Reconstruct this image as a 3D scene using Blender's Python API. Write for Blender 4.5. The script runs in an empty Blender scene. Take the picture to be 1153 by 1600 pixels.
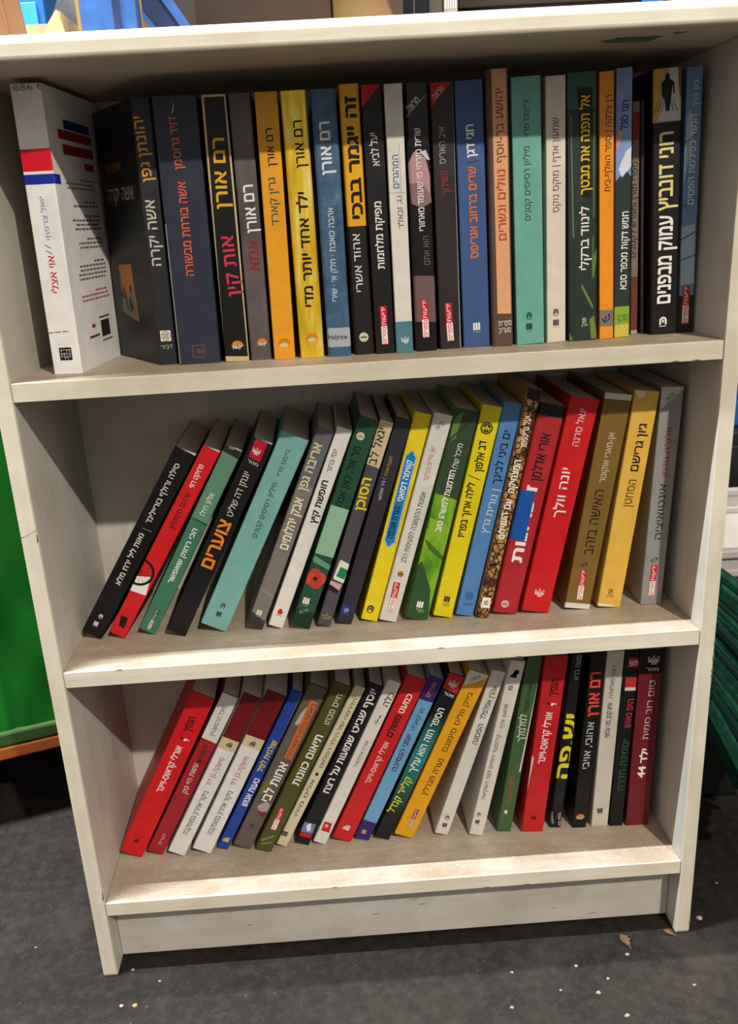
import bpy, bmesh, math, random
from mathutils import Vector, Matrix
random.seed(7)
S = bpy.context.scene
COL = S.collection

# ---------------------------------------------------------------- camera
CAM_F, CAM_PX, CAM_PY = 1374.885, 550.709, 827.167        # focal length and principal point in pixels (1153 x 1600)
cam = bpy.data.objects.new('camera', bpy.data.cameras.new('camera'))
COL.objects.link(cam)
_r = Vector((0.9976017, -0.0428278, -0.0543757))
_d = Vector((-0.0653993, -0.3259415, -0.9431252))
_f = Vector((0.0226687, 0.9444194, -0.3279606))
m = Matrix.Identity(4)
for i in range(3):
    m[i][0], m[i][1], m[i][2] = _r[i], -_d[i], -_f[i]
m.translation = Vector((-0.03876, -0.70221, 0.70286))
cam.matrix_world = m
cam.data.sensor_fit = 'VERTICAL'
cam.data.sensor_height = 36.0
cam.data.lens = CAM_F / 1600.0 * 36.0
cam.data.shift_x = (576.5 - CAM_PX) / 1600.0
cam.data.shift_y = (CAM_PY - 800.0) / 1600.0
cam.data.clip_start = 0.02
S.camera = cam

# ---------------------------------------------------------------- world, lamps, exposure
S.view_settings.view_transform = 'Standard'
S.view_settings.look = 'None'
S.view_settings.gamma = 1.0
S.view_settings.use_curve_mapping = False
S.view_settings.exposure = 0.0
w = bpy.data.worlds.new('hall_ambient_fill'); S.world = w  # added ambient fill for the indoor hall, stronger from above
w.use_nodes = True
nt = w.node_tree; nt.nodes.clear()
wo = nt.nodes.new('ShaderNodeOutputWorld'); bg = nt.nodes.new('ShaderNodeBackground')
tc = nt.nodes.new('ShaderNodeTexCoord'); sx = nt.nodes.new('ShaderNodeSeparateXYZ')
mr = nt.nodes.new('ShaderNodeMapRange')
mr.inputs['From Min'].default_value = -0.5; mr.inputs['From Max'].default_value = 0.5
mr.inputs['To Min'].default_value = .22; mr.inputs['To Max'].default_value = .56
nt.links.new(tc.outputs['Generated'], sx.inputs[0]); nt.links.new(sx.outputs['Z'], mr.inputs['Value'])
nt.links.new(mr.outputs[0], bg.inputs['Strength'])
bg.inputs['Color'].default_value = (1.0, 0.95, 0.88, 1)
nt.links.new(bg.outputs[0], wo.inputs[0])

def lamp(name, loc, target, power, size, size_y=None, color=(1, 1, 1)):
    d = bpy.data.lights.new(name, 'AREA'); d.energy = power; d.color = color
    d.shape = 'RECTANGLE' if size_y else 'DISK'; d.size = size
    if size_y: d.size_y = size_y
    o = bpy.data.objects.new(name, d); COL.objects.link(o)
    o.location = loc
    o.rotation_euler = (Vector(target) - Vector(loc)).to_track_quat('-Z', 'Y').to_euler()
    return o
lamp('ceiling_lamp', (1.0, -2.2, 2.6), (0, 0, .5), 88, .07, None, (1.0, .93, .82))      # warm lamp in the hall, front right
lamp('ceiling_tube', (-.4, -.03, 2.6), (-.4, -.03, 0), 110, 1.0, .012, (1.0, .96, .9)).rotation_euler = (0, 0, 0)    # second tube, straight overhead
lamp('ceiling_tube', (-.9, -.225, 2.6), (-.9, -.225, 0), 170, 1.0, .008, (.86, .93, 1.0)).rotation_euler = (0, 0, 0)   # cool tube overhead

# ---------------------------------------------------------------- helpers
def lin(h):
    out = []
    for i in (0, 2, 4):
        c = int(h[i:i + 2], 16) / 255.0
        out.append(c / 12.92 if c <= .04045 else ((c + .055) / 1.055) ** 2.4)
    return tuple(out) + (1.0,)

MATS = {}
def nodes_of(mat):
    mat.use_nodes = True
    t = mat.node_tree; t.nodes.clear()
    o = t.nodes.new('ShaderNodeOutputMaterial'); b = t.nodes.new('ShaderNodeBsdfPrincipled')
    t.links.new(b.outputs[0], o.inputs[0])
    return t, b
def coords(t, scale=(1, 1, 1)):
    c = t.nodes.new('ShaderNodeTexCoord'); mp = t.nodes.new('ShaderNodeMapping')
    mp.inputs['Scale'].default_value = scale
    t.links.new(c.outputs['Object'], mp.inputs['Vector'])
    return mp.outputs[0]
def noise(t, vec, scale, detail=4, rough=.55):
    n = t.nodes.new('ShaderNodeTexNoise'); n.inputs['Scale'].default_value = scale
    n.inputs['Detail'].default_value = detail; n.inputs['Roughness'].default_value = rough
    t.links.new(vec, n.inputs['Vector']); return n.outputs['Fac']
def ramp(t, fac, stops):
    r = t.nodes.new('ShaderNodeValToRGB'); e = r.color_ramp.elements
    while len(e) < len(stops): e.new(.5)
    for el, (p, c) in zip(e, stops):
        el.position = p; el.color = lin(c) if isinstance(c, str) else c
    t.links.new(fac, r.inputs[0]); return r.outputs[0]
def mix(t, fac, a, b, mode='MIX'):
    n = t.nodes.new('ShaderNodeMix'); n.data_type = 'RGBA'; n.blend_type = mode
    for sock, v in ((0, fac), (6, a), (7, b)):
        if hasattr(v, 'links'): t.links.new(v, n.inputs[sock])
        else: n.inputs[sock].default_value = v
    return n.outputs[2]
def bump(t, b, h, strength, dist=.001):
    n = t.nodes.new('ShaderNodeBump'); n.inputs['Strength'].default_value = strength; n.inputs['Distance'].default_value = dist
    t.links.new(h, n.inputs['Height']); t.links.new(n.outputs[0], b.inputs['Normal'])

def cover_mat(c, rough=.5, kind='card'):
    """printed card cover in one colour with faint scuffing"""
    key = ('c', c, rough)
    if key in MATS: return MATS[key]
    mt = bpy.data.materials.new('card_' + c); t, b = nodes_of(mt)
    v = coords(t)
    n = noise(t, v, 60, 5)
    a = lin(c)
    if max(a[:3]) < .022: a = tuple(x * .45 for x in a[:3]) + (1,)
    lo = tuple(x * .88 for x in a[:3]) + (1,); hi = tuple(min(1, x * 1.05 + .004) for x in a[:3]) + (1,)
    t.links.new(ramp(t, n, [(.3, lo), (.7, hi)]), b.inputs['Base Color'])
    b.inputs['Roughness'].default_value = rough; b.inputs['Specular IOR Level'].default_value = .3
    bump(t, b, noise(t, v, 900, 2), .04, .0004)
    MATS[key] = mt; return mt
def ink(c):
    key = ('i', c)
    if key in MATS: return MATS[key]
    mt = bpy.data.materials.new('ink_' + c); t, b = nodes_of(mt)
    n = noise(t, coords(t), 300, 2)
    a = lin(c)
    t.links.new(ramp(t, n, [(.25, tuple(x * .9 for x in a[:3]) + (1,)), (.75, a)]), b.inputs['Base Color'])
    b.inputs['Roughness'].default_value = .5; b.inputs['Specular IOR Level'].default_value = .25
    MATS[key] = mt; return mt
def special(kind):
    if kind in MATS: return MATS[kind]
    mt = bpy.data.materials.new('print_' + kind); t, b = nodes_of(mt)
    b.inputs['Roughness'].default_value = .42; b.inputs['Specular IOR Level'].default_value = .3
    v = coords(t)
    if kind == 'gold':
        b.inputs['Metallic'].default_value = .4; b.inputs['Roughness'].default_value = .3
        t.links.new(ramp(t, noise(t, coords(t, (1, 1, .12)), 160, 5), [(.3, 'c89a18'), (.5, 'ecc430'), (.68, 'fbe88a')]), b.inputs['Base Color'])
        bump(t, b, noise(t, v, 140, 4), .25, .001)
    elif kind == 'smoke':
        t.links.new(ramp(t, noise(t, coords(t, (1, 1, .5)), 26, 4), [(.3, '3e3738'), (.55, '655a5a'), (.75, '7c7272')]), b.inputs['Base Color'])
    elif kind == 'blueworn':
        t.links.new(ramp(t, noise(t, v, 70, 6, .65), [(.3, '2c4862'), (.55, '42607e'), (.8, '6a849c')]), b.inputs['Base Color'])
        bump(t, b, noise(t, v, 90, 4), .3, .001)
    elif kind == 'leaf':
        t.links.new(ramp(t, noise(t, coords(t, (1, 1, .5)), 55, 5), [(.3, '2f5a1c'), (.48, '649a20'), (.7, '9cc038')]), b.inputs['Base Color'])
    elif kind == 'giraffe':
        vo = t.nodes.new('ShaderNodeTexVoronoi'); vo.feature = 'DISTANCE_TO_EDGE'; vo.inputs['Scale'].default_value = 210
        t.links.new(coords(t, (1, 1, .8)), vo.inputs['Vector'])
        edge = ramp(t, vo.outputs['Distance'], [(.05, (0, 0, 0, 1)), (.13, (1, 1, 1, 1))])
        pat = ramp(t, noise(t, v, 40, 2), [(.36, '4a2418'), (.5, 'b08448'), (.7, 'd4b070')])
        t.links.new(mix(t, edge, lin('2c150e'), pat), b.inputs['Base Color'])
    elif kind == 'teal':
        sp = t.nodes.new('ShaderNodeSeparateXYZ'); t.links.new(v, sp.inputs[0])
        mp = t.nodes.new('ShaderNodeMapRange'); mp.inputs['From Max'].default_value = .204
        t.links.new(sp.outputs['Z'], mp.inputs['Value'])
        art = ramp(t, mp.outputs[0], [(.16, '191b1d'), (.3, '1f5450'), (.5, '2c8682'), (.66, '246460'), (.76, '17191b')])
        t.links.new(mix(t, ramp(t, noise(t, v, 40, 5), [(.35, (0, 0, 0, 1)), (.75, (.35, .35, .35, 1))]), art, lin('0e1414')), b.inputs['Base Color'])
    MATS[kind] = mt; return mt
def paper_mat():
    if 'paper' in MATS: return MATS['paper']
    mt = bpy.data.materials.new('page_edges'); t, b = nodes_of(mt)
    n = noise(t, coords(t, (1, .02, .02)), 2600, 2)
    t.links.new(ramp(t, n, [(.3, 'cac2b6'), (.55, 'dad3c8'), (.8, 'e8e2d8')]), b.inputs['Base Color'])
    b.inputs['Roughness'].default_value = .85; b.inputs['Specular IOR Level'].default_value = .1
    bump(t, b, n, .1, .0004)
    MATS['paper'] = mt; return mt
def simple(name, c, rough=.6, metal=0, ns=30, var=.15, bs=.1, stretch=(1, 1, 1), spec=.3):
    key = ('s', name)
    if key in MATS: return MATS[key]
    mt = bpy.data.materials.new(name); t, b = nodes_of(mt)
    a = lin(c); n = noise(t, coords(t, stretch), ns, 6)
    lo = tuple(x * (1 - var) for x in a[:3]) + (1,); hi = tuple(min(1, x * (1 + var)) for x in a[:3]) + (1,)
    t.links.new(ramp(t, n, [(.3, lo), (.7, hi)]), b.inputs['Base Color'])
    b.inputs['Roughness'].default_value = rough; b.inputs['Metallic'].default_value = metal
    b.inputs['Specular IOR Level'].default_value = spec
    bump(t, b, n, bs, .002)
    MATS[key] = mt; return mt
def laminate(name, base, dirty, amount, grain):
    """white wood-grain laminate with grime"""
    mt = bpy.data.materials.new(name); t, b = nodes_of(mt)
    g = noise(t, coords(t, grain), 90, 4, .6)
    d = noise(t, coords(t), 14, 7, .62); sp = noise(t, coords(t), 420, 2, .5)
    dm = ramp(t, d, [(.5 - amount * .45, (0, 0, 0, 1)), (.95 - amount * .4, (1, 1, 1, 1))])
    c1 = mix(t, dm, lin(base), lin(dirty))
    c2 = mix(t, ramp(t, g, [(.45, (0, 0, 0, 1)), (.75, (.3 * amount + .05,) * 3 + (1,))]), c1, lin('8c7c66'))
    c3 = mix(t, ramp(t, sp, [(.70, (0, 0, 0, 1)), (.80, (.5 * amount,) * 3 + (1,))]), c2, lin('5a4c3c'))
    t.links.new(c3, b.inputs['Base Color'])
    b.inputs['Roughness'].default_value = .48; b.inputs['Specular IOR Level'].default_value = .35
    bump(t, b, g, .12, .0015)
    return mt

class MB:
    """collects shapes, then links them as one mesh object"""
    def __init__(s): s.v = []; s.f = []; s.fm = []; s.mats = []
    def slot(s, mt):
        if mt not in s.mats: s.mats.append(mt)
        return s.mats.index(mt)
    def add(s, vs, fs, mt):
        k = s.slot(mt); o = len(s.v); s.v += [tuple(p) for p in vs]
        for f in fs: s.f.append([i + o for i in f]); s.fm.append(k)
    def box(s, x0, x1, y0, y1, z0, z1, mt, bev=0.0, M=None):
        bm = bmesh.new(); bmesh.ops.create_cube(bm, size=1.0)
        for p in bm.verts:
            p.co = Vector(((x0 + x1) / 2 + p.co.x * (x1 - x0), (y0 + y1) / 2 + p.co.y * (y1 - y0), (z0 + z1) / 2 + p.co.z * (z1 - z0)))
        if bev: bmesh.ops.bevel(bm, geom=bm.edges[:], offset=bev, segments=2, affect='EDGES', profile=.5)
        s.bm(bm, mt, M)
    def bm(s, bm, mt, M=None):
        bm.verts.index_update()
        vs = [(M @ p.co if M else p.co.copy()) for p in bm.verts]
        s.add(vs, [[p.index for p in f.verts] for f in bm.faces], mt); bm.free()
    def prism(s, poly, axis, a, b, mt):
        """closed outline extruded along an axis"""
        n = len(poly)
        def P(p, k):
            return {'x': (k, p[0], p[1]), 'y': (p[0], k, p[1]), 'z': (p[0], p[1], k)}[axis]
        vs = [P(p, a) for p in poly] + [P(p, b) for p in poly]
        fs = [[i, (i + 1) % n, n + (i + 1) % n, n + i] for i in range(n)] + [list(range(n))[::-1], list(range(n, 2 * n))]
        s.add(vs, fs, mt)
    def tube(s, p0, p1, r0, r1, mt, seg=14):
        p0 = Vector(p0); p1 = Vector(p1); d = (p1 - p0).normalized()
        a = d.orthogonal().normalized(); b = d.cross(a)
        vs = []
        for p, r in ((p0, r0), (p1, r1)):
            for i in range(seg):
                t = 2 * math.pi * i / seg; vs.append(p + a * r * math.cos(t) + b * r * math.sin(t))
        s.add(vs, [[i, (i + 1) % seg, seg + (i + 1) % seg, seg + i] for i in range(seg)] + [list(range(seg))[::-1], list(range(seg, 2 * seg))], mt)
    def build(s, name, parent=None, smooth=False, fix=True):
        me = bpy.data.meshes.new(name); me.from_pydata(s.v, [], s.f)
        for mt in s.mats: me.materials.append(mt)
        me.polygons.foreach_set('material_index', s.fm)
        if fix:
            bm = bmesh.new(); bm.from_mesh(me); bmesh.ops.recalc_face_normals(bm, faces=bm.faces[:]); bm.to_mesh(me); bm.free()
        if smooth: me.polygons.foreach_set('use_smooth', [True] * len(me.polygons))
        me.update()
        o = bpy.data.objects.new(name, me); COL.objects.link(o)
        if parent: o.parent = parent
        return o
def tag(o, label, cat, group=None, kind=None):
    if label: o['label'] = label
    if cat: o['category'] = cat
    if group: o['group'] = group
    if kind: o['kind'] = kind
    return o
def thing(name, label, cat, loc=(0, 0, 0), rot=(0, 0, 0), group=None):
    o = bpy.data.objects.new(name, None); COL.objects.link(o)
    o.empty_display_size = .02; o.location = loc; o.rotation_euler = rot
    return tag(o, label, cat, group)
# ---------------------------------------------------------------- what is printed on each spine (millimetres on the spine face)
BOOKS = [
    (0, -0.24681, 0.51, 23.88, 215.09, 0.03246, 'eae6e2', 'thick white paperback with red and blue bands, standing alone beside the left side panel', {'round': 0.001, 'coverR': 1}, [('B', 170.33, 154.63, 'd8142c'), ('B', 152.43, 145.3, '14309c'), ('T', 'יואל צרפתי', -0.25, 136.29, 0.6, 104.72, 3.48, '7a86b8', 0, 'author_name'), ('T', '//', -0.95, 101.81, -0.38, 93.54, 3.77, '8a8aa0', 0, 'title'), ('T', 'אוי אצלי', 0.27, 92.76, 0.13, 64.53, 4.93, 'd8203c', 0.006, 'title'), ('T', '886 8', 13.61, 212.65, -9.52, 211.83, 3.77, '807c7a', 0, 'stamped_number'), ('Q', '55504e', [(-11.39, 33.74), (-6.85, 33.98), (-6.95, 33.35), (-11.49, 33.1)]), ('Q', '55504e', [(-5.71, 34.09), (-0.85, 34.32), (-0.95, 33.69), (-5.81, 33.45)]), ('Q', '55504e', [(0.45, 34.41), (5.15, 34.65), (5.05, 34.02), (0.35, 33.78)]), ('L', 'square', 0.28, 16.3, 10.16, '111111', 'e8e4e0', 'publisher_logo')]),
    (0, -0.16785, 0.78, 16.02, 203.9, 0.05183, '26272b', 'black paperback beside the white one, its front cover with an orange picture splayed open', {'round': 0.002, 'splay': 1, 'side': '171719'}, [('T', 'יהונתן גפן', -2.66, 191.08, -0.47, 143.73, 7.16, 'e09a3c', 0.012, 'author_name'), ('T', 'אשה יקרה', -0.76, 130.39, -0.59, 79.97, 7.16, 'c4beb4', 0.012, 'title'), ('L', 'dvir', 0.22, 23.8, 8.65, 'e6dfcc', '26272b', 'publisher_logo'), ('T', 'דביר', 4.93, 14.99, -4.49, 14.43, 2.98, 'b8b4ac', 0, 'publisher_name')]),
    (0, -0.14049, 0.67, 34.7, 203.36, 0.04615, '2b2e3f', 'wide dark navy paperback with orange title next to the splayed black book', {'round': 0.0015}, [('T', 'דויד גרוסמן', -2.47, 189.03, -1.32, 151.04, 5.7, 'd2684a', 0.012, 'author_name'), ('T', 'אשה בורחת מבשורה', -0.57, 141.97, -0.82, 70.79, 6.0, 'e0603e', 0.012, 'title'), ('Q', 'b9b4ac', [(-1.0, 199.7), (-0.54, 195.52), (-1.88, 191.66), (-3.74, 191.45), (-2.21, 192.79), (-1.45, 195.55)]), ('L', 'box', -0.06, 10.09, 9.91, 'b0553c', '', 'publisher_logo'), ('Q', 'a09c90', [(-16.99, 111.44), (-16.04, 111.4), (-16.07, 0.4), (-17.12, -0.04)])]),
    (0, -0.10892, 0.32, 19.99, 202.61, 0.04436, '191717', 'worn black paperback with scuffed tan edges and yellow and red title', {'round': 0.0012}, [('T', 'רם אורן', 0.64, 172.1, -0.66, 120.46, 8.71, 'e0a820', 0.018, 'author_name'), ('T', 'אות קין', 0.56, 100.06, 2.63, 53.32, 9.31, 'c8344c', 0.014, 'title'), ('Q', 'c6b184', [(-9.13, 202.64), (-7.38, 201.87), (-9.94, 0.66), (-11.64, 0.42)]), ('Q', 'c6b184', [(7.92, 202.58), (9.13, 202.53), (11.06, -0.33), (9.06, -0.22)]), ('Q', 'c6b184', [(-9.13, 202.64), (9.13, 202.53), (8.97, 200.88), (-9.01, 200.84)]), ('Q', 'c6b184', [(-10.86, 5.03), (11.09, 3.82), (10.89, -0.33), (-10.97, 0.38)]), ('L', 'rainbow', 1.25, 13.29, 10.51, '', '', 'publisher_logo')]),
    (0, -0.08926, 0.14, 17.45, 202.99, 0.04787, '5a5152', 'brown-grey paperback with white and dark red lettering beside the worn black one', {'round': 0.0015, 'mat': 'smoke'}, [('T', 'רם אורן', 1.15, 137.29, 1.89, 101.21, 7.81, 'ece8e4', 0.016, 'author_name'), ('T', 'אמא', 1.74, 95.86, 0.95, 72.32, 7.81, '8e2430', 0.016, 'title'), ('L', 'rainbow', 2.18, 14.13, 9.31, '', '', 'publisher_logo')]),
    (0, -0.06928, 0.4, 17.64, 202.36, 0.0432, 'e09a1c', 'orange paperback with a black author name, left of the shiny gold book', {'round': 0.0012}, [('T', 'רם אורן', 0.5, 176.78, 0.71, 149.58, 5.07, '1c1a18', 0.012, 'author_name'), ('T', 'גרין קארד', 0.08, 141.46, 0.51, 105.77, 5.37, '2c5a50', 0.008, 'title'), ('L', 'rainbow', 0.61, 12.74, 9.84, '', '', 'publisher_logo')]),
    (0, -0.04597, -0.3, 20.1, 202.1, 0.04211, 'e2bc34', 'shiny gold foil paperback with bold black lettering', {'mat': 'gold', 'round': 0.0025}, [('T', 'רם אורן', 1.66, 181.18, 2.06, 147.16, 6.52, '14120e', 0.014, 'author_name'), ('T', 'ילד אחד יותר מדי', 1.62, 129.61, 0.79, 41.2, 6.82, '14120e', 0.02, 'title'), ('L', 'rainbow', 0.86, 15.74, 9.49, '', '', 'publisher_logo')]),
    (0, -0.02304, -0.33, 19.75, 201.64, 0.03929, '3c5a78', 'blue-grey paperback with a pale Hebrew language sticker near its foot', {'round': 0.003, 'mat': 'blueworn'}, [('T', 'רם אורן', -0.7, 179.04, -0.58, 140.87, 7.51, 'dcdcdc', 0.022, 'author_name'), ('T', 'אהבה כואבת · חלק א׳ · שירי', 0.1, 116.54, -1.04, 44.53, 4.21, 'd2d4d6', 0.004, 'title'), ('S', [(-9.07, 23.5), (9.8, 23.25), (9.51, 7.58), (-9.49, 7.84)], 'a3aab0'), ('T', 'Hebrew', 7.33, 15.59, -8.6, 15.98, 3.91, '3a3a3c', 0.01, 'sticker_text')]),
    (0, -0.00235, -0.62, 15.73, 204.38, 0.04084, 'e2a312', 'paperback with yellow upper half and black lower half, bold black title', {'round': 0.0025}, [('B', 101.73, -1.39, '1f1d1c'), ('T', 'זה ייגמר בבכי', 0.72, 195.97, 1.23, 107.13, 7.81, '15110c', 0.035, 'title'), ('T', 'אהוד אשרי', -1.08, 95.92, -0.69, 50.82, 5.41, 'd8d4cc', 0.004, 'author_name'), ('L', 'disc', 0.2, 14.29, 7.51, 'e8dfc6', '1f1d1c', 'publisher_logo'), ('Q', 'd2961c', [(7.77, 101.42), (9.21, 101.32), (8.87, -0.52), (7.54, -0.43)])]),
    (0, 0.01514, -0.74, 15.87, 202.88, 0.03905, '201e20', 'black paperback with a red corner triangle, right of the yellow and black one', {'round': 0.001}, [('Q', 'c01f28', [(-7.87, 202.99), (6.9, 202.63), (-7.8, 187.37)]), ('T', 'סדרה', 2.17, 200.04, -3.94, 192.69, 3.01, '8a161e', 0.01, 'series_name'), ('T', 'יעל לביא', -0.29, 169.06, 0.95, 145.33, 5.11, 'dcd8d2', 0.008, 'author_name'), ('T', 'מפיקת מלחמות', 0.22, 119.24, 0.49, 67.92, 5.11, 'e6e2da', 0.018, 'title'), ('Y', -0.03, 38.41, 0.08, 7.54, 5.41)]),
    (0, 0.03129, -0.65, 14.1, 202.35, 0.03691, 'd8d2c8', 'narrow white paperback with a teal block at its foot', {'round': 0.0008}, [('B', 25.43, -1.04, '4a7a88'), ('T', 'המהגרים', -0.69, 152.4, -0.96, 128.16, 4.48, '3a5cae', 0.006, 'title'), ('Q', '9a9a9a', [(2.4, 161.5), (2.71, 161.48), (2.82, 124.53), (2.5, 124.55)]), ('Q', '9a9a9a', [(-8.06, 125.08), (6.15, 124.76), (6.14, 124.46), (-8.08, 124.79)]), ('T', 'ו.ג. זבאלד', 0.98, 122.43, 1.72, 98.17, 3.88, '5c5858', 0, 'author_name'), ('L', 'crown', 0.39, 10.45, 7.17, 'd6dee0', '', 'publisher_logo')]),
    (0, 0.04984, -0.82, 17.95, 202.16, 0.03871, '262022', 'glossy black paperback with a blurred pink photograph across its spine', {'round': 0.0028, 'gloss': 1}, [('Q', 'b58a8c', [(-8.96, 145.59), (-4.17, 153.94), (5.01, 149.01), (7.93, 135.73), (7.86, 118.04), (6.35, 124.07), (1.07, 130.33), (-5.51, 124.87), (-8.39, 130.96)]), ('Q', '8a6a6c', [(-8.39, 130.96), (1.13, 131.79), (8.3, 120.98), (8.76, 116.49), (0.3, 112.58), (-7.51, 116.1)]), ('Q', 'c9c4cc', [(0.5, 153.63), (5.25, 154.76), (8.39, 147.34), (6.51, 147.47)]), ('Q', '6e5658', [(-9.26, 61.17), (9.81, 59.82), (9.76, 23.09), (-8.8, 24.45)]), ('T', 'מראה', 0.93, 191.45, -7.11, 183.89, 4.18, 'dcd8d6', 0.012, 'series_name'), ('Q', '9a9696', [(-10.5, 177.81), (7.19, 194.1), (7.48, 193.67), (-10.22, 177.23)]), ('T', 'שרית מזרחי מי שעומד מאחורי', -0.61, 170.82, 0.2, 95.25, 4.48, 'e2dcda', 0.012, 'author_name'), ('T', 'הוא אתם', 2.93, 91.26, 2.99, 68.9, 4.48, '6c6264', 0.004, 'title'), ('Y', -0.59, 41.88, -0.21, 11.09, 5.67)]),
    (0, 0.07071, -1.11, 18.07, 202.45, 0.04394, '2b2324', 'dark brown paperback with red corner triangle beside the plain blue book', {'round': 0.001}, [('Q', 'c41f26', [(-9.36, 202.78), (7.41, 202.05), (-8.43, 185.56)]), ('T', 'מראה', 1.1, 198.6, -6.61, 191.6, 3.91, 'd8c8c8', 0.01, 'series_name'), ('T', 'איב האריס', -0.94, 171.02, -1.07, 144.32, 4.81, 'a29a94', 0.004, 'author_name'), ('T', 'השידוך', -0.33, 139.13, 0.57, 121.29, 5.11, '9c2a30', 0.006, 'title'), ('Y', -1.03, 37.53, 0.15, 6.34, 5.71), ('Q', '8e8a82', [(8.49, 201.98), (9.26, 201.93), (8.72, 0.17), (7.7, -0.08)])]),
    (0, 0.09305, -1.41, 22.63, 202.96, 0.04569, '3b5688', 'wide plain blue paperback with white author name and orange title', {'round': 0.0012}, [('T', 'חגי דגן', -0.15, 171.69, 0.27, 147.81, 5.83, 'e8e4e0', 0.02, 'author_name'), ('T', '|', 0.16, 144.6, 0.23, 144.15, 6.75, '24305a', 0.01, 'title'), ('T', 'שדים ברחוב אגריפס', 0.68, 141.18, 0.41, 71.3, 5.83, 'e0722c', 0.018, 'title'), ('L', 'bars', 0.27, 16.61, 6.14, 'e4e4e4', '', 'publisher_logo')]),
    (0, 0.11432, -1.31, 17.82, 209.13, 0.04085, '5a463c', 'tall brown paperback with a peach panel down its spine', {'round': 0.003}, [('Q', 'dca274', [(-4.74, 209.16), (6.6, 208.9), (7.3, 25.98), (-4.05, 26.58)]), ('T', 'יהושע בר-יוסף', 0.93, 195.39, 1.01, 142.74, 5.45, '5a4034', 0.006, 'author_name'), ('T', 'נוולים ונשרים', 1.37, 137.59, 1.51, 84.21, 5.75, 'b03a2c', 0.008, 'title'), ('T', 'ספרית', 7.5, 18.63, -3.57, 18.39, 3.94, 'd8d0c8', 0.006, 'publisher_name'), ('T', 'מעריב', 6.56, 12.96, -3.36, 12.79, 3.94, 'd8d0c8', 0.006, 'publisher_name')]),
    (0, 0.13791, -1.76, 23.38, 202.94, 0.04224, '6aa698', 'wide teal paperback standing right of the tall peach and brown one', {'round': 0.001}, [('T', 'ג׳יימס פריי', -0.43, 186.1, 0.31, 160.46, 3.96, '1e3a36', 0, 'author_name'), ('T', 'מיליון רסיסים קטנים', -0.31, 153.29, -0.28, 98.29, 4.27, '1e3a36', 0, 'title'), ('L', 'arch', -0.75, 23.69, 4.27, '16201e', '', 'publisher_logo'), ('L', 'bars', -0.92, 14.36, 5.18, '16201e', '', 'publisher_logo')]),
    (0, 0.16059, -1.4, 15.99, 202.92, 0.0454, 'd8cdbb', 'cream paperback with thin dark lettering, standing between teal and dark green', {'round': 0.001}, [('T', 'שמעון אדף | מוקס נוקס', -0.14, 173.35, -0.02, 103.28, 4.57, '4a423c', 0, 'title'), ('L', 'arch', -0.24, 25.11, 4.27, '2a2624', '', 'publisher_logo'), ('L', 'bars', -0.27, 16.08, 4.88, '2a2624', '', 'publisher_logo')]),
    (0, 0.18322, -2.1, 23.4, 204.32, 0.04475, '22302a', 'dark green thriller paperback with yellow title over a fence and grass picture', {'round': 0.001}, [('Q', '2f5a4c', [(-11.12, 204.69), (10.91, 203.93), (11.53, 178.2), (-11.71, 178.5)]), ('Q', '10130f', [(-3.75, 193.62), (8.41, 192.85), (7.02, 112.67), (-0.43, 113.35)]), ('T', 'אל תפנה את מבטך', 2.77, 187.72, 2.17, 115.37, 6.49, 'e0b818', 0.02, 'title'), ('T', 'לינווד ברקלי', 2.13, 106.29, 1.6, 57.05, 6.18, 'ece6dc', 0.012, 'author_name'), ('Q', '1a2a24', [(-12.03, 178.53), (11.53, 178.2), (11.54, 177.06), (-12.04, 177.11)]), ('Q', '47704c', [(7.95, 81.94), (9.27, 83.37), (8.58, 50.34), (7.24, 48.86)]), ('Q', '5f7a34', [(7.6, 64.73), (12.89, 76.81), (9.24, 48.68)]), ('Q', '6a8038', [(-0.78, 46.41), (8.56, 27.72), (7.88, 24.51), (-1.47, 43.26)]), ('Q', '6a8038', [(-12.51, 9.97), (-8.86, 0.62), (-11.59, 0.55)]), ('Q', '6a8038', [(5.16, 16.55), (9.22, 19.46), (11.94, 0.96), (6.82, 0.11)]), ('Q', '5d8a60', [(-9.24, 174.3), (-8.61, 174.25), (-7.16, 83.32), (-8.14, 83.41)]), ('Q', '5d8a60', [(9.33, 175.55), (9.96, 175.49), (9.28, 97.25), (8.63, 97.31)]), ('L', 'modan', 1.09, 15.62, 6.49, 'd8d4c8', '', 'publisher_logo')]),
    (0, 0.20343, -2.21, 11.81, 204.13, 0.04608, 'e8901c', 'slim bright orange paperback with a grey square near the bottom', {'round': 0.0006}, [('T', 'רן צלקה | ספר האלף-בית', 1.85, 187.2, 0.77, 116.65, 4.33, '5a3410', 0.004, 'title'), ('QL', '78706e', [(-6.11, 23.94), (5.57, 23.3), (5.62, 10.07), (-6.12, 10.56)]), ('T', 'ש', 3.38, 18.9, -2.89, 14.56, 4.64, '2a2624', 0.006, 'series_mark')]),
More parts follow.
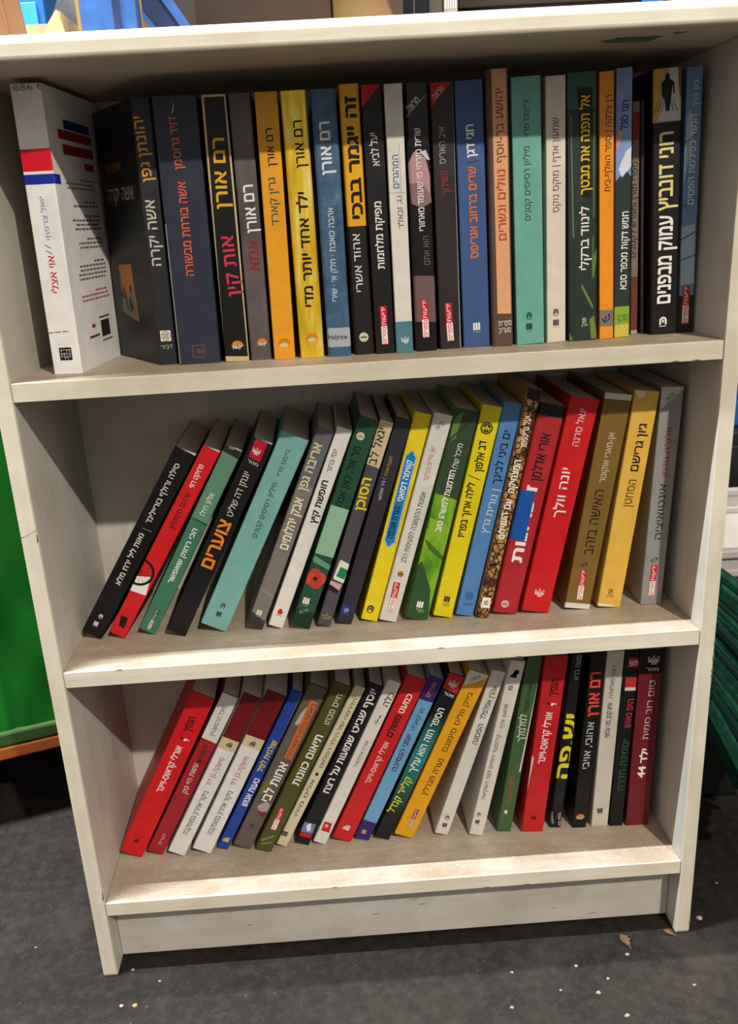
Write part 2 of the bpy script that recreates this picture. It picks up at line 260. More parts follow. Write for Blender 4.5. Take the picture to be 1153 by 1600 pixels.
    (0, 0.21782, -1.96, 12.97, 206.5, 0.0502, '7d95c8', 'slim paperback with blue sky above and yellow-green grass below', {'round': 0.0006}, [('B', 138.86, 24.41, '2b3630'), ('Q', '7d95c8', [(-6.2, 139.42), (7.04, 139.76), (6.61, 126.36), (1.97, 132.75), (-6.37, 124.47)]), ('Q', 'd8dce8', [(-4.19, 133.29), (1.78, 146.14), (6.87, 150.12), (6.79, 135.32), (-1.2, 127.03)]), ('Q', 'c89a80', [(-6.38, 157.11), (-2.94, 164.11), (-0.93, 156.65), (-3.75, 151.03), (-5.95, 146.8)]), ('B', 25.43, -0.4, '8aa832'), ('Q', 'c8b848', [(-5.92, 10.23), (6.22, 10.76), (6.04, -0.29), (-6.17, 0.18)]), ('T', 'חגי סגל', 1.26, 183.6, 0.28, 162.09, 5.29, '2a3a6c', 0.016, 'author_name'), ('T', 'חמש דקות מכפר סבא', 2.08, 100.89, 0.89, 39.27, 4.97, 'f0ece6', 0.012, 'title'), ('T', 'ספרית', 5.61, 17.14, -3.95, 17.37, 2.8, '3a4424', 0, 'publisher_name'), ('T', 'בית אל', 5.66, 13.81, -3.91, 13.71, 2.8, '3a4424', 0, 'publisher_name')]),
    (0, 0.23387, -2.23, 5.93, 184.03, 0.06582, '7c6c5c', 'short tan booklet with a red emblem, set back behind its neighbours', {'round': 0.0004, 'back': 1}, [('Q', '8e1c1e', [(-2.53, 176.76), (2.83, 176.28), (2.48, 155.27), (-2.77, 155.44)]), ('B', 48.23, 3.35, '6e3626'), ('Q', 'a8a090', [(-3.44, 3.08), (4.62, 2.97), (4.66, -0.12), (-3.76, 0.19)]), ('T', 'ספרי תורן ומפרש לקטנים', -0.6, 139.27, -1.36, 63.94, 3.81, '2a2420', 0.004, 'title')]),
    (0, 0.24093, -2.98, 2.93, 184.36, 0.06457, '33241f', 'very thin dark brown booklet set back beside the tan one', {'round': 0.0002, 'back': 1}, [('T', 'סיפור', 1.6, 156.89, 1.0, 138.88, 2.22, '7a2a28', 0, 'author_name')]),
    (0, 0.2557, -2.55, 23.2, 205.06, 0.05384, '1e1c1d', 'thick black paperback with a picture of a walking man at its top', {'round': 0.002}, [('B', 206.47, 166.27, 'b89a6a'), ('Q', 'c89a3c', [(-12.26, 204.89), (-3.6, 204.79), (-7.76, 168.72), (-12.24, 167.98)]), ('Q', 'c8c4c2', [(1.12, 205.34), (8.22, 205.1), (10.23, 167.02), (-7.74, 167.56), (-3.23, 184.18)]), ('Q', '7a5426', [(7.43, 205.17), (11.21, 205.1), (11.13, 182.83), (9.18, 184.45)]), ('FIG', -0.68, 183.94, 9.71, '141214'), ('T', 'רוני דונביץ', -0.53, 158.98, -0.4, 99.7, 10.96, 'e6d48e', 0.018, 'author_name'), ('T', 'עמוק מבפנים', 0.33, 95.74, -0.74, 25.21, 10.65, 'f0ece6', 0.024, 'title'), ('L', 'arch', -1.01, 11.06, 6.27, 'ece8e2', '', 'publisher_logo')]),
    (0, 0.2756, -1.72, 13.14, 205.52, 0.05724, '6b8cb0', 'blue paperback with barbed wire and a cloudy sky, last before the right side panel', {'round': 0.001}, [('Q', '9fb8d0', [(-5.43, 169.35), (-2.5, 176.38), (0.88, 154.15), (-5.95, 121.66)]), ('Q', 'a8bccb', [(-6.88, 86.09), (4.58, 88.27), (5.84, 39.99), (-5.76, 39.36)]), ('B', 30.75, -0.47, '33291f'), ('T', 'ג׳ון בוין', 0.96, 196.21, 1.14, 177.54, 3.76, 'd4dae0', 0.006, 'author_name'), ('T', 'הנער בפיג׳מת הפסים', 0.46, 171.06, 0.09, 103.47, 4.69, 'dce2e8', 0.012, 'title'), ('Q', '39424c', [(-7.19, 76.63), (5.35, 82.22), (5.39, 81.26), (-7.15, 75.67)]), ('Q', '39424c', [(-6.9, 60.29), (5.66, 63.55), (5.7, 62.74), (-6.87, 59.48)]), ('Q', '39424c', [(-6.18, 102.45), (5.45, 109.98), (5.48, 109.36), (-6.15, 101.67)]), ('Q', '39424c', [(-7.09, 150.34), (4.75, 158.26), (4.78, 157.67), (-7.06, 149.6)]), ('Y', -0.61, 38.91, -0.71, 7.29, 5.95)]),
    (1, -0.27288, 32.28, 20.17, 203.19, 0.06284, '171516', 'black paperback leaning furthest left on the middle shelf', {}, [('T', 'סילה ורולף בוריילינד', -0.72, 189.82, -0.51, 126.79, 4.37, 'd8d2c8', 0.012, 'author_name'), ('T', '|', 0.74, 120.66, 0.78, 120.06, 6.0, '8a8680', 0.004, 'title'), ('T', 'גאות ליל ירח מלא', -1.01, 115.16, 0.43, 58.67, 4.37, 'd8d2c8', 0.014, 'title'), ('L', 'arch', -0.16, 22.39, 3.55, 'dad6d0', '', 'publisher_logo'), ('L', 'bars', -1.15, 12.88, 4.37, 'dad6d0', '', 'publisher_logo')]),
    (1, -0.24883, 31.87, 16.35, 204.36, 0.06149, 'c8181c', 'red paperback with a black bicycle wheel on a white band', {}, [('T', 'פרויקט רוזי', -1.33, 187.75, -0.6, 164.14, 4.08, 'f0dcd6', 0.012, 'title'), ('T', 'גרהם סימסיון', -0.37, 157.99, -0.06, 120.83, 4.08, '38100e', 0.006, 'author_name'), ('Q', 'e6e0da', [(-9.56, 63.02), (3.56, 68.48), (7.39, 49.4), (-7.94, 47.56)]), ('WHEEL', -7.7, 68.5, 13.87, '171516'), ('QL', '171516', [(-4.73, 20.74), (2.15, 20.62), (3.36, 9.1), (-2.48, 9.79)])]),
    (1, -0.22096, 29.9, 16.61, 198.83, 0.06487, '3e7458', 'green paperback in two shades with a dark label at its top', {}, [('B', 196.12, 122.48, '5c8a70'), ('Q', '1e3a2c', [(-6.83, 123.87), (9.95, 123.13), (9.92, 121.74), (-6.98, 122.77)]), ('Q', '2a2822', [(-8.35, 198.63), (-6.07, 202.18), (2.1, 202.96), (7.18, 198.95), (7.99, 191.67), (-7.99, 192.63)]), ('T', 'ידיעות', 4.24, 199.95, -4.23, 198.06, 2.47, 'b8b2a4', 0, 'publisher_name'), ('T', 'אלון חילו', 0.41, 152.62, -0.02, 129.23, 4.12, 'dce0d8', 0.008, 'author_name'), ('T', 'הכי רחוק שאפשר', -0.12, 114.96, -0.05, 55.26, 4.12, 'e8eae4', 0.016, 'title'), ('YG', 0.48, 25.64, 0.08, 2.43, 3.57)]),
    (1, -0.19229, 28.64, 19.13, 203.59, 0.05677, '1a1a1c', 'black paperback with a big orange title and red emblem at top', {}, [('Q', 'b01c2c', [(-6.52, 203.86), (4.5, 204.33), (5.01, 184.76), (-6.31, 185.58)]), ('L', 'crown', -1.56, 192.82, 7.99, 'e4dcd8', '', 'publisher_logo'), ('T', 'מטר', 4.71, 181.74, -5.45, 182.1, 2.57, 'cfcac4', 0.006, 'publisher_name'), ('T', 'יונתן דה שליט', -1.2, 172.22, 0.33, 127.46, 5.42, 'c8c2ba', 0.004, 'author_name'), ('T', 'צוערים', -0.32, 122.41, 0.65, 72.66, 10.27, 'e08420', 0.024, 'title')]),
    (1, -0.15719, 26.9, 25.97, 201.45, 0.06047, '74a8a2', 'wide teal paperback leaning on the middle shelf', {}, [('T', 'ג׳יימס פריי', -0.5, 187.0, 0.23, 161.64, 3.74, '24403e', 0, 'author_name'), ('T', 'מיליון רסיסים קטנים', -0.05, 154.39, 1.89, 98.76, 4.03, '24403e', 0.004, 'title'), ('L', 'arch', 0.36, 24.87, 4.03, '182826', '', 'publisher_logo'), ('L', 'bars', -0.34, 14.86, 4.89, '182826', '', 'publisher_logo')]),
    (1, -0.1186, 23.17, 15.59, 203.05, 0.05993, '77706a', 'grey and taupe paperback with pale outlined lettering, leaning right of the wide teal one', {}, [('Q', '5f6468', [(-8.36, 203.33), (8.29, 202.84), (10.45, 149.63), (-8.38, 146.36)]), ('T', 'אריבה גפן', -1.71, 188.84, -1.61, 142.9, 6.88, 'd6c89c', 0.02, 'author_name'), ('T', 'אבק יהלומים', -1.15, 135.52, 0.71, 83.95, 7.16, 'e6dcc0', 0.022, 'title'), ('Q', '3a3034', [(-7.19, 0.41), (-9.75, 16.07), (8.49, 8.55), (7.19, -0.22)]), ('Q', '948a80', [(-8.72, 40.86), (6.79, 36.29), (6.43, 34.9), (-9.04, 39.31)]), ('L', 'bars', -0.64, 16.09, 5.16, 'e0d8c0', '', 'publisher_logo')]),
    (1, -0.09871, 22.39, 14.23, 201.94, 0.05978, 'dcd6ce', 'white paperback with a small red pomegranate logo near its foot', {}, [('T', 'יוסי ברגר', -1.84, 181.35, -0.79, 159.72, 4.02, '3a3634', 0.002, 'author_name'), ('T', 'חופשת קיץ', -1.14, 151.37, 0.97, 109.28, 5.17, '1a1816', 0.026, 'title'), ('L', 'pom', -0.49, 14.97, 7.18, 'c8201c', '', 'publisher_logo')]),
    (1, -0.07477, 20.96, 17.8, 209.11, 0.05419, '1f4a36', 'green paperback with a red poppy painted on pale green', {}, [('B', 123.54, 75.1, '8ab494'), ('Q', '5a9474', [(-11.46, 73.76), (8.2, 67.64), (11.67, 61.73), (-7.58, 66.32)]), ('L', 'disc', -2.69, 191.35, 7.24, 'd8cdb8', '8a7458', 'publisher_logo'), ('T', 'מר אל, כאן אנה', -2.01, 182.07, -1.63, 124.39, 6.08, '101c14', 0.006, 'title'), ('POPPY', -1.21, 50.83, 9.85, 'c84a2c'), ('L', 'bars', -2.76, 27.03, 6.37, 'e0dcd0', '', 'publisher_logo'), ('Q', '163424', [(-10.8, 17.82), (9.27, 16.67), (8.64, -0.2), (-8.58, 0.46)]), ('T', 'זמורה ביתן', 1.68, 18.88, -5.41, 14.06, 2.9, 'a8b0a0', 0, 'publisher_name')]),
    (1, -0.05306, 19.51, 12.85, 204.67, 0.05576, '4b464c', 'purple-grey paperback with beige top, yellow title and green emblem', {}, [('Q', 'c9b48c', [(-6.55, 205.59), (6.34, 203.82), (6.11, 161.06), (-6.78, 162.24)]), ('T', 'יגאל לב', -1.72, 196.86, -1.08, 163.05, 6.61, '1e1a18', 0.006, 'author_name'), ('T', 'הסוכן', -1.55, 150.03, -0.04, 118.51, 7.47, 'dcc81c', 0.024, 'title'), ('SL', [(-3.34, 68.62), (7.56, 65.6), (6.42, 46.13), (-4.78, 48.3)], 'dcd6c8'), ('QL', '1f7a58', [(-0.96, 61.51), (6.57, 60.13), (5.54, 50.27), (-2.46, 51.55)]), ('Q', 'c8a0a0', [(-6.57, 46.06), (5.15, 44.91), (3.77, 38.37), (-6.75, 38.13)]), ('Q', '1a181a', [(-7.91, 42.19), (-3.67, 41.6), (3.77, 38.37), (3.2, 34.69), (-6.27, 37.03)]), ('L', 'lotus', -0.01, 9.21, 10.06, 'd8c430', '', 'publisher_logo')]),
    (1, -0.0335, 18.37, 14.49, 203.52, 0.05834, '2e2c33', 'plain charcoal paperback with tiny lettering left of the yellow one', {}, [('T', 'חושבת אחרת', -1.32, 167.61, -1.46, 148.98, 2.61, 'b48c3c', 0.004, 'author_name'), ('T', '/ ניר אזולאי', -2.11, 146.87, -0.47, 126.12, 2.61, 'c0bcba', 0.004, 'title'), ('QL', '2a3c9c', [(-5.9, 17.34), (1.03, 17.84), (1.43, 8.46), (-4.11, 8.86)]), ('T', 'ניב', 0.09, 14.03, -3.38, 12.26, 2.9, 'd8dcec', 0.008, 'publisher_name')]),
    (1, -0.00957, 16.34, 16.22, 204.38, 0.06073, 'e2c81e', 'yellow paperback with a blue nameplate panel on its spine', {}, [('PLATE', -1.05, 168.8, -0.22, 76.42, 8.96, 'e6e0d0', '2a5a9a', '1c78b4'), ('T', 'קווימה דסואני', -0.91, 160.44, -0.35, 121.37, 4.92, 'e6e8ea', 0.022, 'title'), ('Q', 'a03030', [(-1.58, 119.96), (-0.18, 119.44), (-0.46, 117.41), (-1.89, 118.08)]), ('T', 'נערת אוכפה', -1.34, 115.9, -0.69, 84.77, 4.92, '141c24', 0.018, 'title'), ('L', 'arch', -1.56, 12.44, 6.07, '1a1814', '', 'publisher_logo')]),
    (1, 0.00785, 16.47, 16.74, 203.35, 0.05618, 'cfccc4', 'pale grey-white paperback with a round orange emblem, right of the yellow one', {}, [('T', 'מראה', 1.65, 195.84, -3.75, 189.06, 3.76, '6a6660', 0.006, 'series_name'), ('T', 'יאן פיליפ סנדקר', -1.41, 172.95, -0.18, 141.03, 3.76, 'c06a6c', 0, 'author_name'), ('T', 'אמנות ההקשבה לפעימות הלב', 1.05, 130.5, -0.21, 60.36, 4.34, '3a3836', 0.002, 'title'), ('L', 'disc', -0.01, 48.91, 6.07, 'c88a2c', '3a2218', 'publisher_logo'), ('Y', -0.99, 40.05, 0.25, 9.44, 6.36)]),
    (1, 0.03544, 14.41, 21.54, 204.26, 0.05626, '5f8f1e', 'green paperback with a sunlit leaf photograph on its spine', {'mat': 'leaf'}, [('Q', '334630', [(-10.83, 203.99), (10.65, 204.6), (10.62, 121.18), (-10.27, 124.56)]), ('Q', '5e7f38', [(-9.29, 194.42), (-2.68, 201.76), (-4.34, 176.95), (-9.52, 172.87)]), ('Q', '1c241a', [(9.96, 204.93), (10.91, 203.59), (-9.52, 172.87), (-11.16, 173.34), (2.72, 192.13)]), ('Q', '2c4f2c', [(-13.51, 46.87), (-8.01, 58.08), (6.13, 31.49), (10.74, 0.72), (-11.1, -0.53)]), ('Q', '3f6a1c', [(-10.47, 79.48), (-7.06, 78.44), (15.11, 62.3), (15.11, 58.9), (-4.45, 70.54)]), ('Q', '84ad2e', [(-9.88, 101.08), (7.14, 96.0), (6.69, 77.62), (-8.12, 86.57)]), ('T', 'מיכל שלו', 1.22, 173.04, 1.38, 149.88, 4.34, 'd2d6c8', 0.006, 'author_name'), ('T', 'הזדמנות למשהו טוב', 0.25, 148.09, 0.07, 88.9, 4.92, 'f0f0e8', 0.016, 'title'), ('L', 'bars', -0.12, 14.66, 6.37, 'e6e8dc', '', 'publisher_logo'), ('T', 'כתר', 4.87, 8.52, -1.73, 7.33, 2.61, 'a8b89c', 0, 'publisher_name')]),
    (1, 0.06027, 13.68, 18.52, 205.32, 0.05831, 'd8c614', 'yellow paperback with round black seal and bold black lettering', {}, [('L', 'disc', -0.64, 184.89, 11.05, '1e1c14', 'd8c614', 'publisher_logo'), ('T', 'דב אלפון', -0.96, 173.25, 1.16, 144.58, 6.1, '16140e', 0.02, 'author_name'), ('T', '|', -2.61, 139.31, -2.77, 138.64, 7.85, '3a3610', 0.004, 'title'), ('T', 'לילה ארוך בפריז', -2.07, 133.65, -0.33, 80.83, 5.81, '16140e', 0.02, 'title'), ('L', 'bars', 0.27, 18.04, 5.81, '15130c', '', 'publisher_logo'), ('T', 'כתר', 3.88, 12.14, -3.15, 11.33, 2.33, '4a4612', 0, 'publisher_name')]),
    (1, 0.08133, 12.89, 16.68, 206.44, 0.05818, '4f7fb4', 'blue paperback with dark title and pale author name between yellow and spotted ones', {}, [('T', 'ים ביני לבינך', 0.29, 181.31, 0.64, 131.16, 6.09, '162030', 0.014, 'title'), ('T', '| נורית גרץ', 2.3, 126.61, 0.54, 83.85, 5.8, 'c6ccd4', 0.004, 'title'), ('L', 'dvir', 0.41, 19.99, 9.86, '2c4a74', '4f7fb4', 'publisher_logo'), ('T', 'דביר', 5.35, 12.34, -4.02, 10.21, 2.9, '20304a', 0.004, 'publisher_name')]),
    (1, 0.09759, 12.57, 12.55, 219.44, 0.05197, 'a88448', 'tall slim paperback in a giraffe-patch pattern with white lettering', {'mat': 'giraffe', 'round': 0.003}, [('Q', '2a1812', [(-5.93, 220.05), (6.08, 219.0), (5.86, 208.55), (-5.77, 209.69)]), ('T', 'יעל גרינפטר', -0.74, 194.74, 1.0, 165.68, 4.92, 'ece2d0', 0.014, 'author_name'), ('T', 'המצחיקה', -1.11, 154.8, -0.6, 124.1, 5.5, 'f4f0e6', 0.02, 'title'), ('T', 'עם', -1.11, 118.09, -0.97, 108.45, 5.21, 'f4f0e6', 0.02, 'title'), ('T', 'העגילים', -1.67, 104.61, 0.33, 79.51, 5.21, 'f4f0e6', 0.02, 'title'), ('QL', 'e8e2d6', [(-4.31, 20.42), (3.81, 20.41), (4.46, 10.06), (-3.9, 9.53)]), ('L', 'ring', 0.12, 15.0, 5.21, '2a2018', '', 'publisher_logo')]),
    (1, 0.11956, 12.1, 24.43, 202.5, 0.05561, 'a8242a', 'worn red paperback with a blank blue sticker on its spine', {'round': 0.003}, [('Q', '141416', [(-12.22, 203.73), (11.99, 201.34), (12.23, 190.78), (-12.04, 191.72)]), ('T', 'אורי אדלמן', -0.04, 175.66, -0.22, 131.4, 7.87, '1a1214', 0.014, 'author_name'), ('T', 'זיכרונות', -1.62, 127.21, -0.26, 51.77, 9.03, 'e8e2dc', 0.03, 'title'), ('S', [(-15.63, 121.18), (2.05, 122.14), (2.57, 73.67), (-13.36, 73.41)], '1c50a0'), ('L', 'disc', -1.99, 9.19, 7.57, 'd8c0b8', 'a8242a', 'publisher_logo')]),
    (1, 0.14813, 11.69, 26.33, 206.05, 0.05397, 'c4181c', 'wide bright red paperback with small white lotus emblem, leaning on the middle shelf', {}, [('T', 'יגאל סרנה', 0.44, 196.02, 0.75, 162.48, 5.53, 'dcc4be', 0.004, 'author_name'), ('T', 'יונה וולך', -2.15, 141.79, 0.09, 94.81, 7.28, 'e6d8d2', 0.012, 'title'), ('L', 'crown', -0.38, 19.41, 9.9, 'e6d8d2', '', 'publisher_logo')]),
    (1, 0.18881, 8.73, 24.71, 206.47, 0.05643, '7a5c26', 'brown-gold book with white strips at head and foot of its spine', {}, [('B', 207.43, 201.03, 'd0c8bc'), ('T', 'אן-מארי אוקונור', 0.59, 171.33, 0.35, 124.98, 4.99, 'ccc0a4', 0.004, 'author_name'), ('T', 'האישה בזהב', -0.19, 118.08, 0.7, 55.07, 8.21, '2c2212', 0.006, 'title'), ('Y', -0.55, 39.42, 0.73, 8.89, 5.87), ('T', 'פ', 1.31, 46.69, -3.15, 42.94, 3.52, '2c2212', 0.002, 'series_mark'), ('B', 5.29, 0.04, 'd8d2c8')]),
    (1, 0.2193, 7.22, 22.45, 207.18, 0.05579, 'dcae48', 'amber-yellow paperback with a torn corner, second from the right on the middle shelf', {}, [('T', 'ג׳ון גרישם', 1.53, 178.06, 0.56, 133.94, 6.73, '1e1810', 0.016, 'author_name'), ('T', 'הסחטן', 1.19, 126.09, 0.03, 99.93, 6.73, '4a3818', 0.002, 'title'), ('L', 'modan', -0.67, 15.1, 7.9, '3a2c14', '', 'publisher_logo'), ('Q', 'e4d4ac', [(-11.79, 207.2), (-1.96, 207.09), (-2.21, 201.87), (-6.73, 200.1), (-9.64, 203.63)]), ('Q', 'e4d8b8', [(-14.83, 2.19), (-5.0, 0.09), (6.36, 0.69), (2.82, 2.25), (-10.49, 3.64)])]),
    (1, 0.26044, 2.22, 20.44, 208.47, 0.05778, '8e8c88', 'grey paperback with a pale corner triangle, nearest the right panel, middle shelf', {}, [('Q', 'c6c4be', [(-10.37, 208.6), (9.87, 208.43), (-9.78, 189.19)]), ('T', 'מראה', 1.21, 202.4, -5.1, 196.58, 3.5, '4a4844', 0.008, 'series_name'), ('Q', 'd4d2cc', [(9.4, 207.26), (10.07, 206.65), (-8.87, 189.17), (-9.78, 189.19)]), ('T', 'אלגרה גודמן', 0.43, 172.28, 0.58, 125.92, 5.55, '9c4048', 0.002, 'author_name'), ('T', 'אינטואיציה', 0.33, 119.25, 0.34, 65.82, 5.84, '33302e', 0.004, 'title'), ('T', 'פ', 1.85, 47.33, -3.88, 43.8, 3.21, '33302e', 0.002, 'series_mark'), ('Y', -0.34, 40.29, -0.5, 8.84, 5.84)]),
    (2, -0.27007, 27.8, 24.25, 203.34, 0.06282, 'cc181c', 'thick red paperback leaning furthest left on the bottom shelf', {}, [('T', 'הנסיך', -0.57, 176.8, -0.05, 158.58, 6.54, '1e1012', 0.022, 'title'), ('LMARK', 0.81, 150.68, 7.85), ('T', 'אורלי קראוס-ויינר', -0.24, 140.88, -0.21, 82.5, 5.75, 'ece0da', 0.02, 'author_name'), ('L', 'matz', -0.55, 17.99, 5.75, '2a1012', '', 'publisher_logo')]),
    (2, -0.24575, 28.51, 17.07, 203.14, 0.06429, '9c2026', 'dark red paperback with white upper third, second from left on the bottom shelf', {}, [('Q', 'd8d4cc', [(-8.83, 203.55), (8.73, 202.95), (9.19, 146.75), (-8.19, 147.8)]), ('T', 'מיכל הרטשטיין', -0.74, 189.43, 0.06, 153.71, 3.95, '34302e', 0.004, 'author_name'), ('T', 'וידויה של', -0.28, 140.82, 0.7, 117.6, 4.47, '2a1214', 0.004, 'title'), ('T', 'עשות היי טק', -1.38, 117.93, 0.76, 80.22, 4.47, 'e6cfc8', 0.008, 'title'), ('T', 'כנרת', 0.71, 25.6, 1.0, 11.55, 3.16, 'd8b4b0', 0.002, 'publisher_name')]),
    (2, -0.22272, 28.06, 18.35, 203.62, 0.0601, 'dcd8d4', 'left one of two alike white paperbacks with dark red tops and beige bands', {}, [('B', 203.81, 148.7, '6e1418'), ('B', 148.7, 135.25, 'c9bc94'), ('L', 'matz', 0.84, 142.49, 6.82, '2a2620', '', 'publisher_logo'), ('T', 'מישקה בן דוד', 0.36, 125.52, -1.34, 89.82, 4.46, 'a8343a', 0.002, 'author_name'), ('T', 'ביקור אחרון במוסקבה', 0.23, 83.3, -0.81, 25.97, 4.72, '38342f', 0.004, 'title'), ('RINGS', -2.91, 192.46, 7.87, '3a0c10')]),
    (2, -0.19642, 27.45, 20.43, 202.53, 0.06079, 'dcd8d4', 'right one of two alike white paperbacks with dark red tops, beside the blue one', {}, [('B', 202.71, 147.29, '6e1418'), ('B', 147.29, 134.3, 'c9bc94'), ('L', 'matz', 0.13, 139.7, 6.9, '2a2620', '', 'publisher_logo'), ('T', 'מישקה בן דוד', 0.53, 123.34, -0.82, 86.48, 4.51, 'a8343a', 0.002, 'author_name'), ('T', 'ביקור אחרון במוסקבה', 0.61, 79.9, -0.13, 22.47, 4.77, '38342f', 0.004, 'title'), ('RINGS', -5.82, 188.28, 7.96, '3a0c10')]),
    (2, -0.17535, 27.24, 11.58, 200.93, 0.06525, '233f98', 'narrow royal blue paperback with yellow author name', {}, [('T', 'שולמית לפיד', 1.29, 140.7, 0.1, 100.63, 5.07, 'd8cc2c', 0.014, 'author_name'), ('T', 'טעות אנוש', 1.72, 92.91, 0.93, 57.09, 5.61, 'e8e8ec', 0.018, 'title'), ('L', 'matz', -0.29, 11.67, 7.21, 'd8cc2c', '', 'publisher_logo'), ('Q', 'cfc690', [(5.08, 200.26), (6.71, 200.95), (7.87, 0.81), (6.13, 0.1)])]),
    (2, -0.15438, 27.12, 19.84, 203.84, 0.06309, '5f564c', 'mottled brown paperback with an orange text panel and pale flowers', {'round': 0.0022}, [('Q', 'b8aaa0', [(-5.6, 167.92), (-2.93, 179.17), (1.31, 165.69), (-3.25, 155.27), (-6.4, 155.67)]), ('Q', 'c46c3a', [(-2.32, 187.5), (5.83, 186.52), (6.63, 115.6), (-1.07, 115.94)]), ('T', 'ביאנקה בנדטי ריטארדנדו', 2.54, 184.48, 2.79, 117.54, 3.71, '5a2c18', 0.002, 'author_name'), ('Q', '6c6a30', [(-5.43, 87.95), (-2.74, 96.18), (0.44, 92.14), (-1.76, 71.5), (-9.65, 64.66)]), ('T', 'אחות לבי', 1.82, 110.8, 1.05, 60.87, 7.96, 'ece8e4', 0.02, 'title'), ('Q', 'a89a98', [(-4.61, 52.18), (2.36, 61.4), (7.9, 59.11), (7.16, 49.65), (1.2, 45.39)]), ('Q', '7a2c30', [(-2.37, 48.52), (1.88, 47.5), (7.16, 49.65), (6.41, 40.14), (1.18, 43.54)]), ('L', 'ring', 0.08, 28.32, 5.3, '1e1a18', '', 'publisher_logo')]),
    (2, -0.13186, 26.64, 17.21, 208.21, 0.05637, '4e4a1c', 'olive green paperback with white lettering and a red tag', {'round': 0.002}, [('T', 'חיים סבתו', 1.72, 197.6, 2.18, 161.85, 5.27, 'd4d0b8', 0.006, 'author_name'), ('T', 'תיאום כוונות', 1.23, 148.22, 0.38, 85.22, 6.86, 'e6e2d6', 0.022, 'title'), ('Y', -0.88, 54.78, -0.28, 26.72, 5.54), ('T', 'ידיעות ספרים', 3.92, 20.07, -6.12, 10.54, 1.85, 'c8c4a8', 0, 'publisher_name'), ('T', 'הוצאת', 4.15, 11.81, -4.53, 6.51, 1.58, 'c8c4a8', 0, 'publisher_name')]),
    (2, -0.11345, 27.0, 11.54, 202.06, 0.06313, 'cfc3a2', 'slim cream paperback with tiny widely spaced lettering', {}, [('T', 'הדרמה של הילד המחונן', 1.05, 188.42, 0.19, 101.82, 3.2, '4a4434', 0.002, 'title'), ('Q', '1c1a16', [(-1.78, 95.69), (1.48, 95.24), (1.6, 91.72), (-1.4, 92.29)]), ('T', 'אליס מילר', -0.44, 86.42, -0.31, 35.55, 3.2, '4a4434', 0.002, 'author_name'), ('L', 'square', -2.5, 14.59, 5.86, '2a261e', 'cfc3a2', 'publisher_logo')]),
    (2, -0.09179, 25.46, 14.79, 200.26, 0.06297, '232225', 'black paperback with bold white lettering and a blue picture square', {}, [('T', 'יוסף שביט', 0.14, 194.66, 0.13, 142.66, 6.16, 'e2deda', 0.022, 'author_name'), ('T', 'שמועות על רצח', -0.3, 138.22, -0.08, 66.51, 6.16, 'e2deda', 0.026, 'title'), ('Q', '6c7cb4', [(-8.26, 25.74), (4.59, 26.86), (5.74, 14.91), (-6.84, 13.38)]), ('Q', 'e0e0e8', [(-3.78, 23.37), (-0.37, 26.48), (2.12, 18.19), (0.04, 15.57), (-2.89, 19.1)]), ('Q', 'c02030', [(-6.72, 13.05), (5.25, 14.17), (5.81, 8.81), (-6.31, 8.02)])]),
    (2, -0.07369, 25.14, 13.91, 202.78, 0.06205, 'd6d2ca', 'off-white paperback with a small flower drawing and red square logo', {}, [('T', 'כלה', 2.76, 190.06, 1.67, 174.22, 5.89, '262220', 0.004, 'title'), ('L', 'floral', 1.21, 158.12, 8.03, '6a3a30', '', 'publisher_logo'), ('T', 'אורה אחימאיר', 0.22, 131.42, 0.36, 97.69, 3.48, '5c5650', 0, 'author_name'), ('QL', 'c02028', [(-4.8, 26.86), (3.44, 26.77), (4.92, 15.16), (-4.36, 15.08)]), ('L', 'ring', -0.83, 22.27, 4.55, 'ecd8d4', '', 'publisher_logo')]),
    (2, -0.05034, 24.75, 20.53, 202.75, 0.06309, 'c21e22', 'red paperback with white and black title, mid bottom shelf', {}, [('T', 'כמעט', 0.96, 183.56, -0.21, 160.67, 5.65, 'ece0da', 0.018, 'title'), ('T', 'מושלם', -0.6, 158.01, -0.7, 131.73, 5.92, '241012', 0.022, 'title'), ('T', 'אורלי קראוס-ויינר', 0.04, 125.15, -0.69, 73.07, 5.11, 'e2ccc6', 0.012, 'author_name'), ('L', 'matz', -0.39, 15.72, 7.8, 'e8d4ce', '', 'publisher_logo')]),
    (2, -0.02885, 24.29, 15.15, 202.11, 0.06302, '6a9cc4', 'light blue paperback with purple ends, leaning right of the red one', {}, [('B', 202.1, 174.23, '3c2266'), ('B', 22.91, 0.19, '3c2266'), ('T', 'צעירים', -0.08, 196.08, -0.37, 179.06, 3.75, 'b89a58', 0.004, 'author_name'), ('T', 'מג קאבוט', 0.41, 165.4, -0.73, 138.43, 4.01, '2e3a68', 0.004, 'title'), ('T', 'יומני הנסיכה', -0.87, 133.28, -0.01, 88.33, 4.82, '341c5c', 0.016, 'title'), ('L', 'square', -1.62, 9.04, 4.82, 'b89a58', '3c2266', 'publisher_logo')]),
    (2, -0.00813, 23.9, 16.29, 203.1, 0.06205, '1c1e20', 'black and teal paperback with red emblem and yellow author name', {'mat': 'teal'}, [('Q', 'c0242c', [(-7.93, 203.66), (7.77, 202.73), (8.41, 183.02), (-8.39, 185.3)]), ('L', 'crown', -0.1, 192.14, 10.31, 'ecdcd8', '', 'publisher_logo'), ('T', 'מטר', 5.73, 179.44, -5.2, 180.53, 2.98, 'd8d4d0', 0.01, 'publisher_name'), ('T', 'הספר הזה הוא עליך', -0.15, 163.81, -0.57, 84.86, 6.24, 'e4e4e0', 0.018, 'title'), ('T', 'קלייר קנדל', -0.48, 78.57, -3.26, 32.69, 6.51, 'cdcc28', 0.018, 'author_name')]),
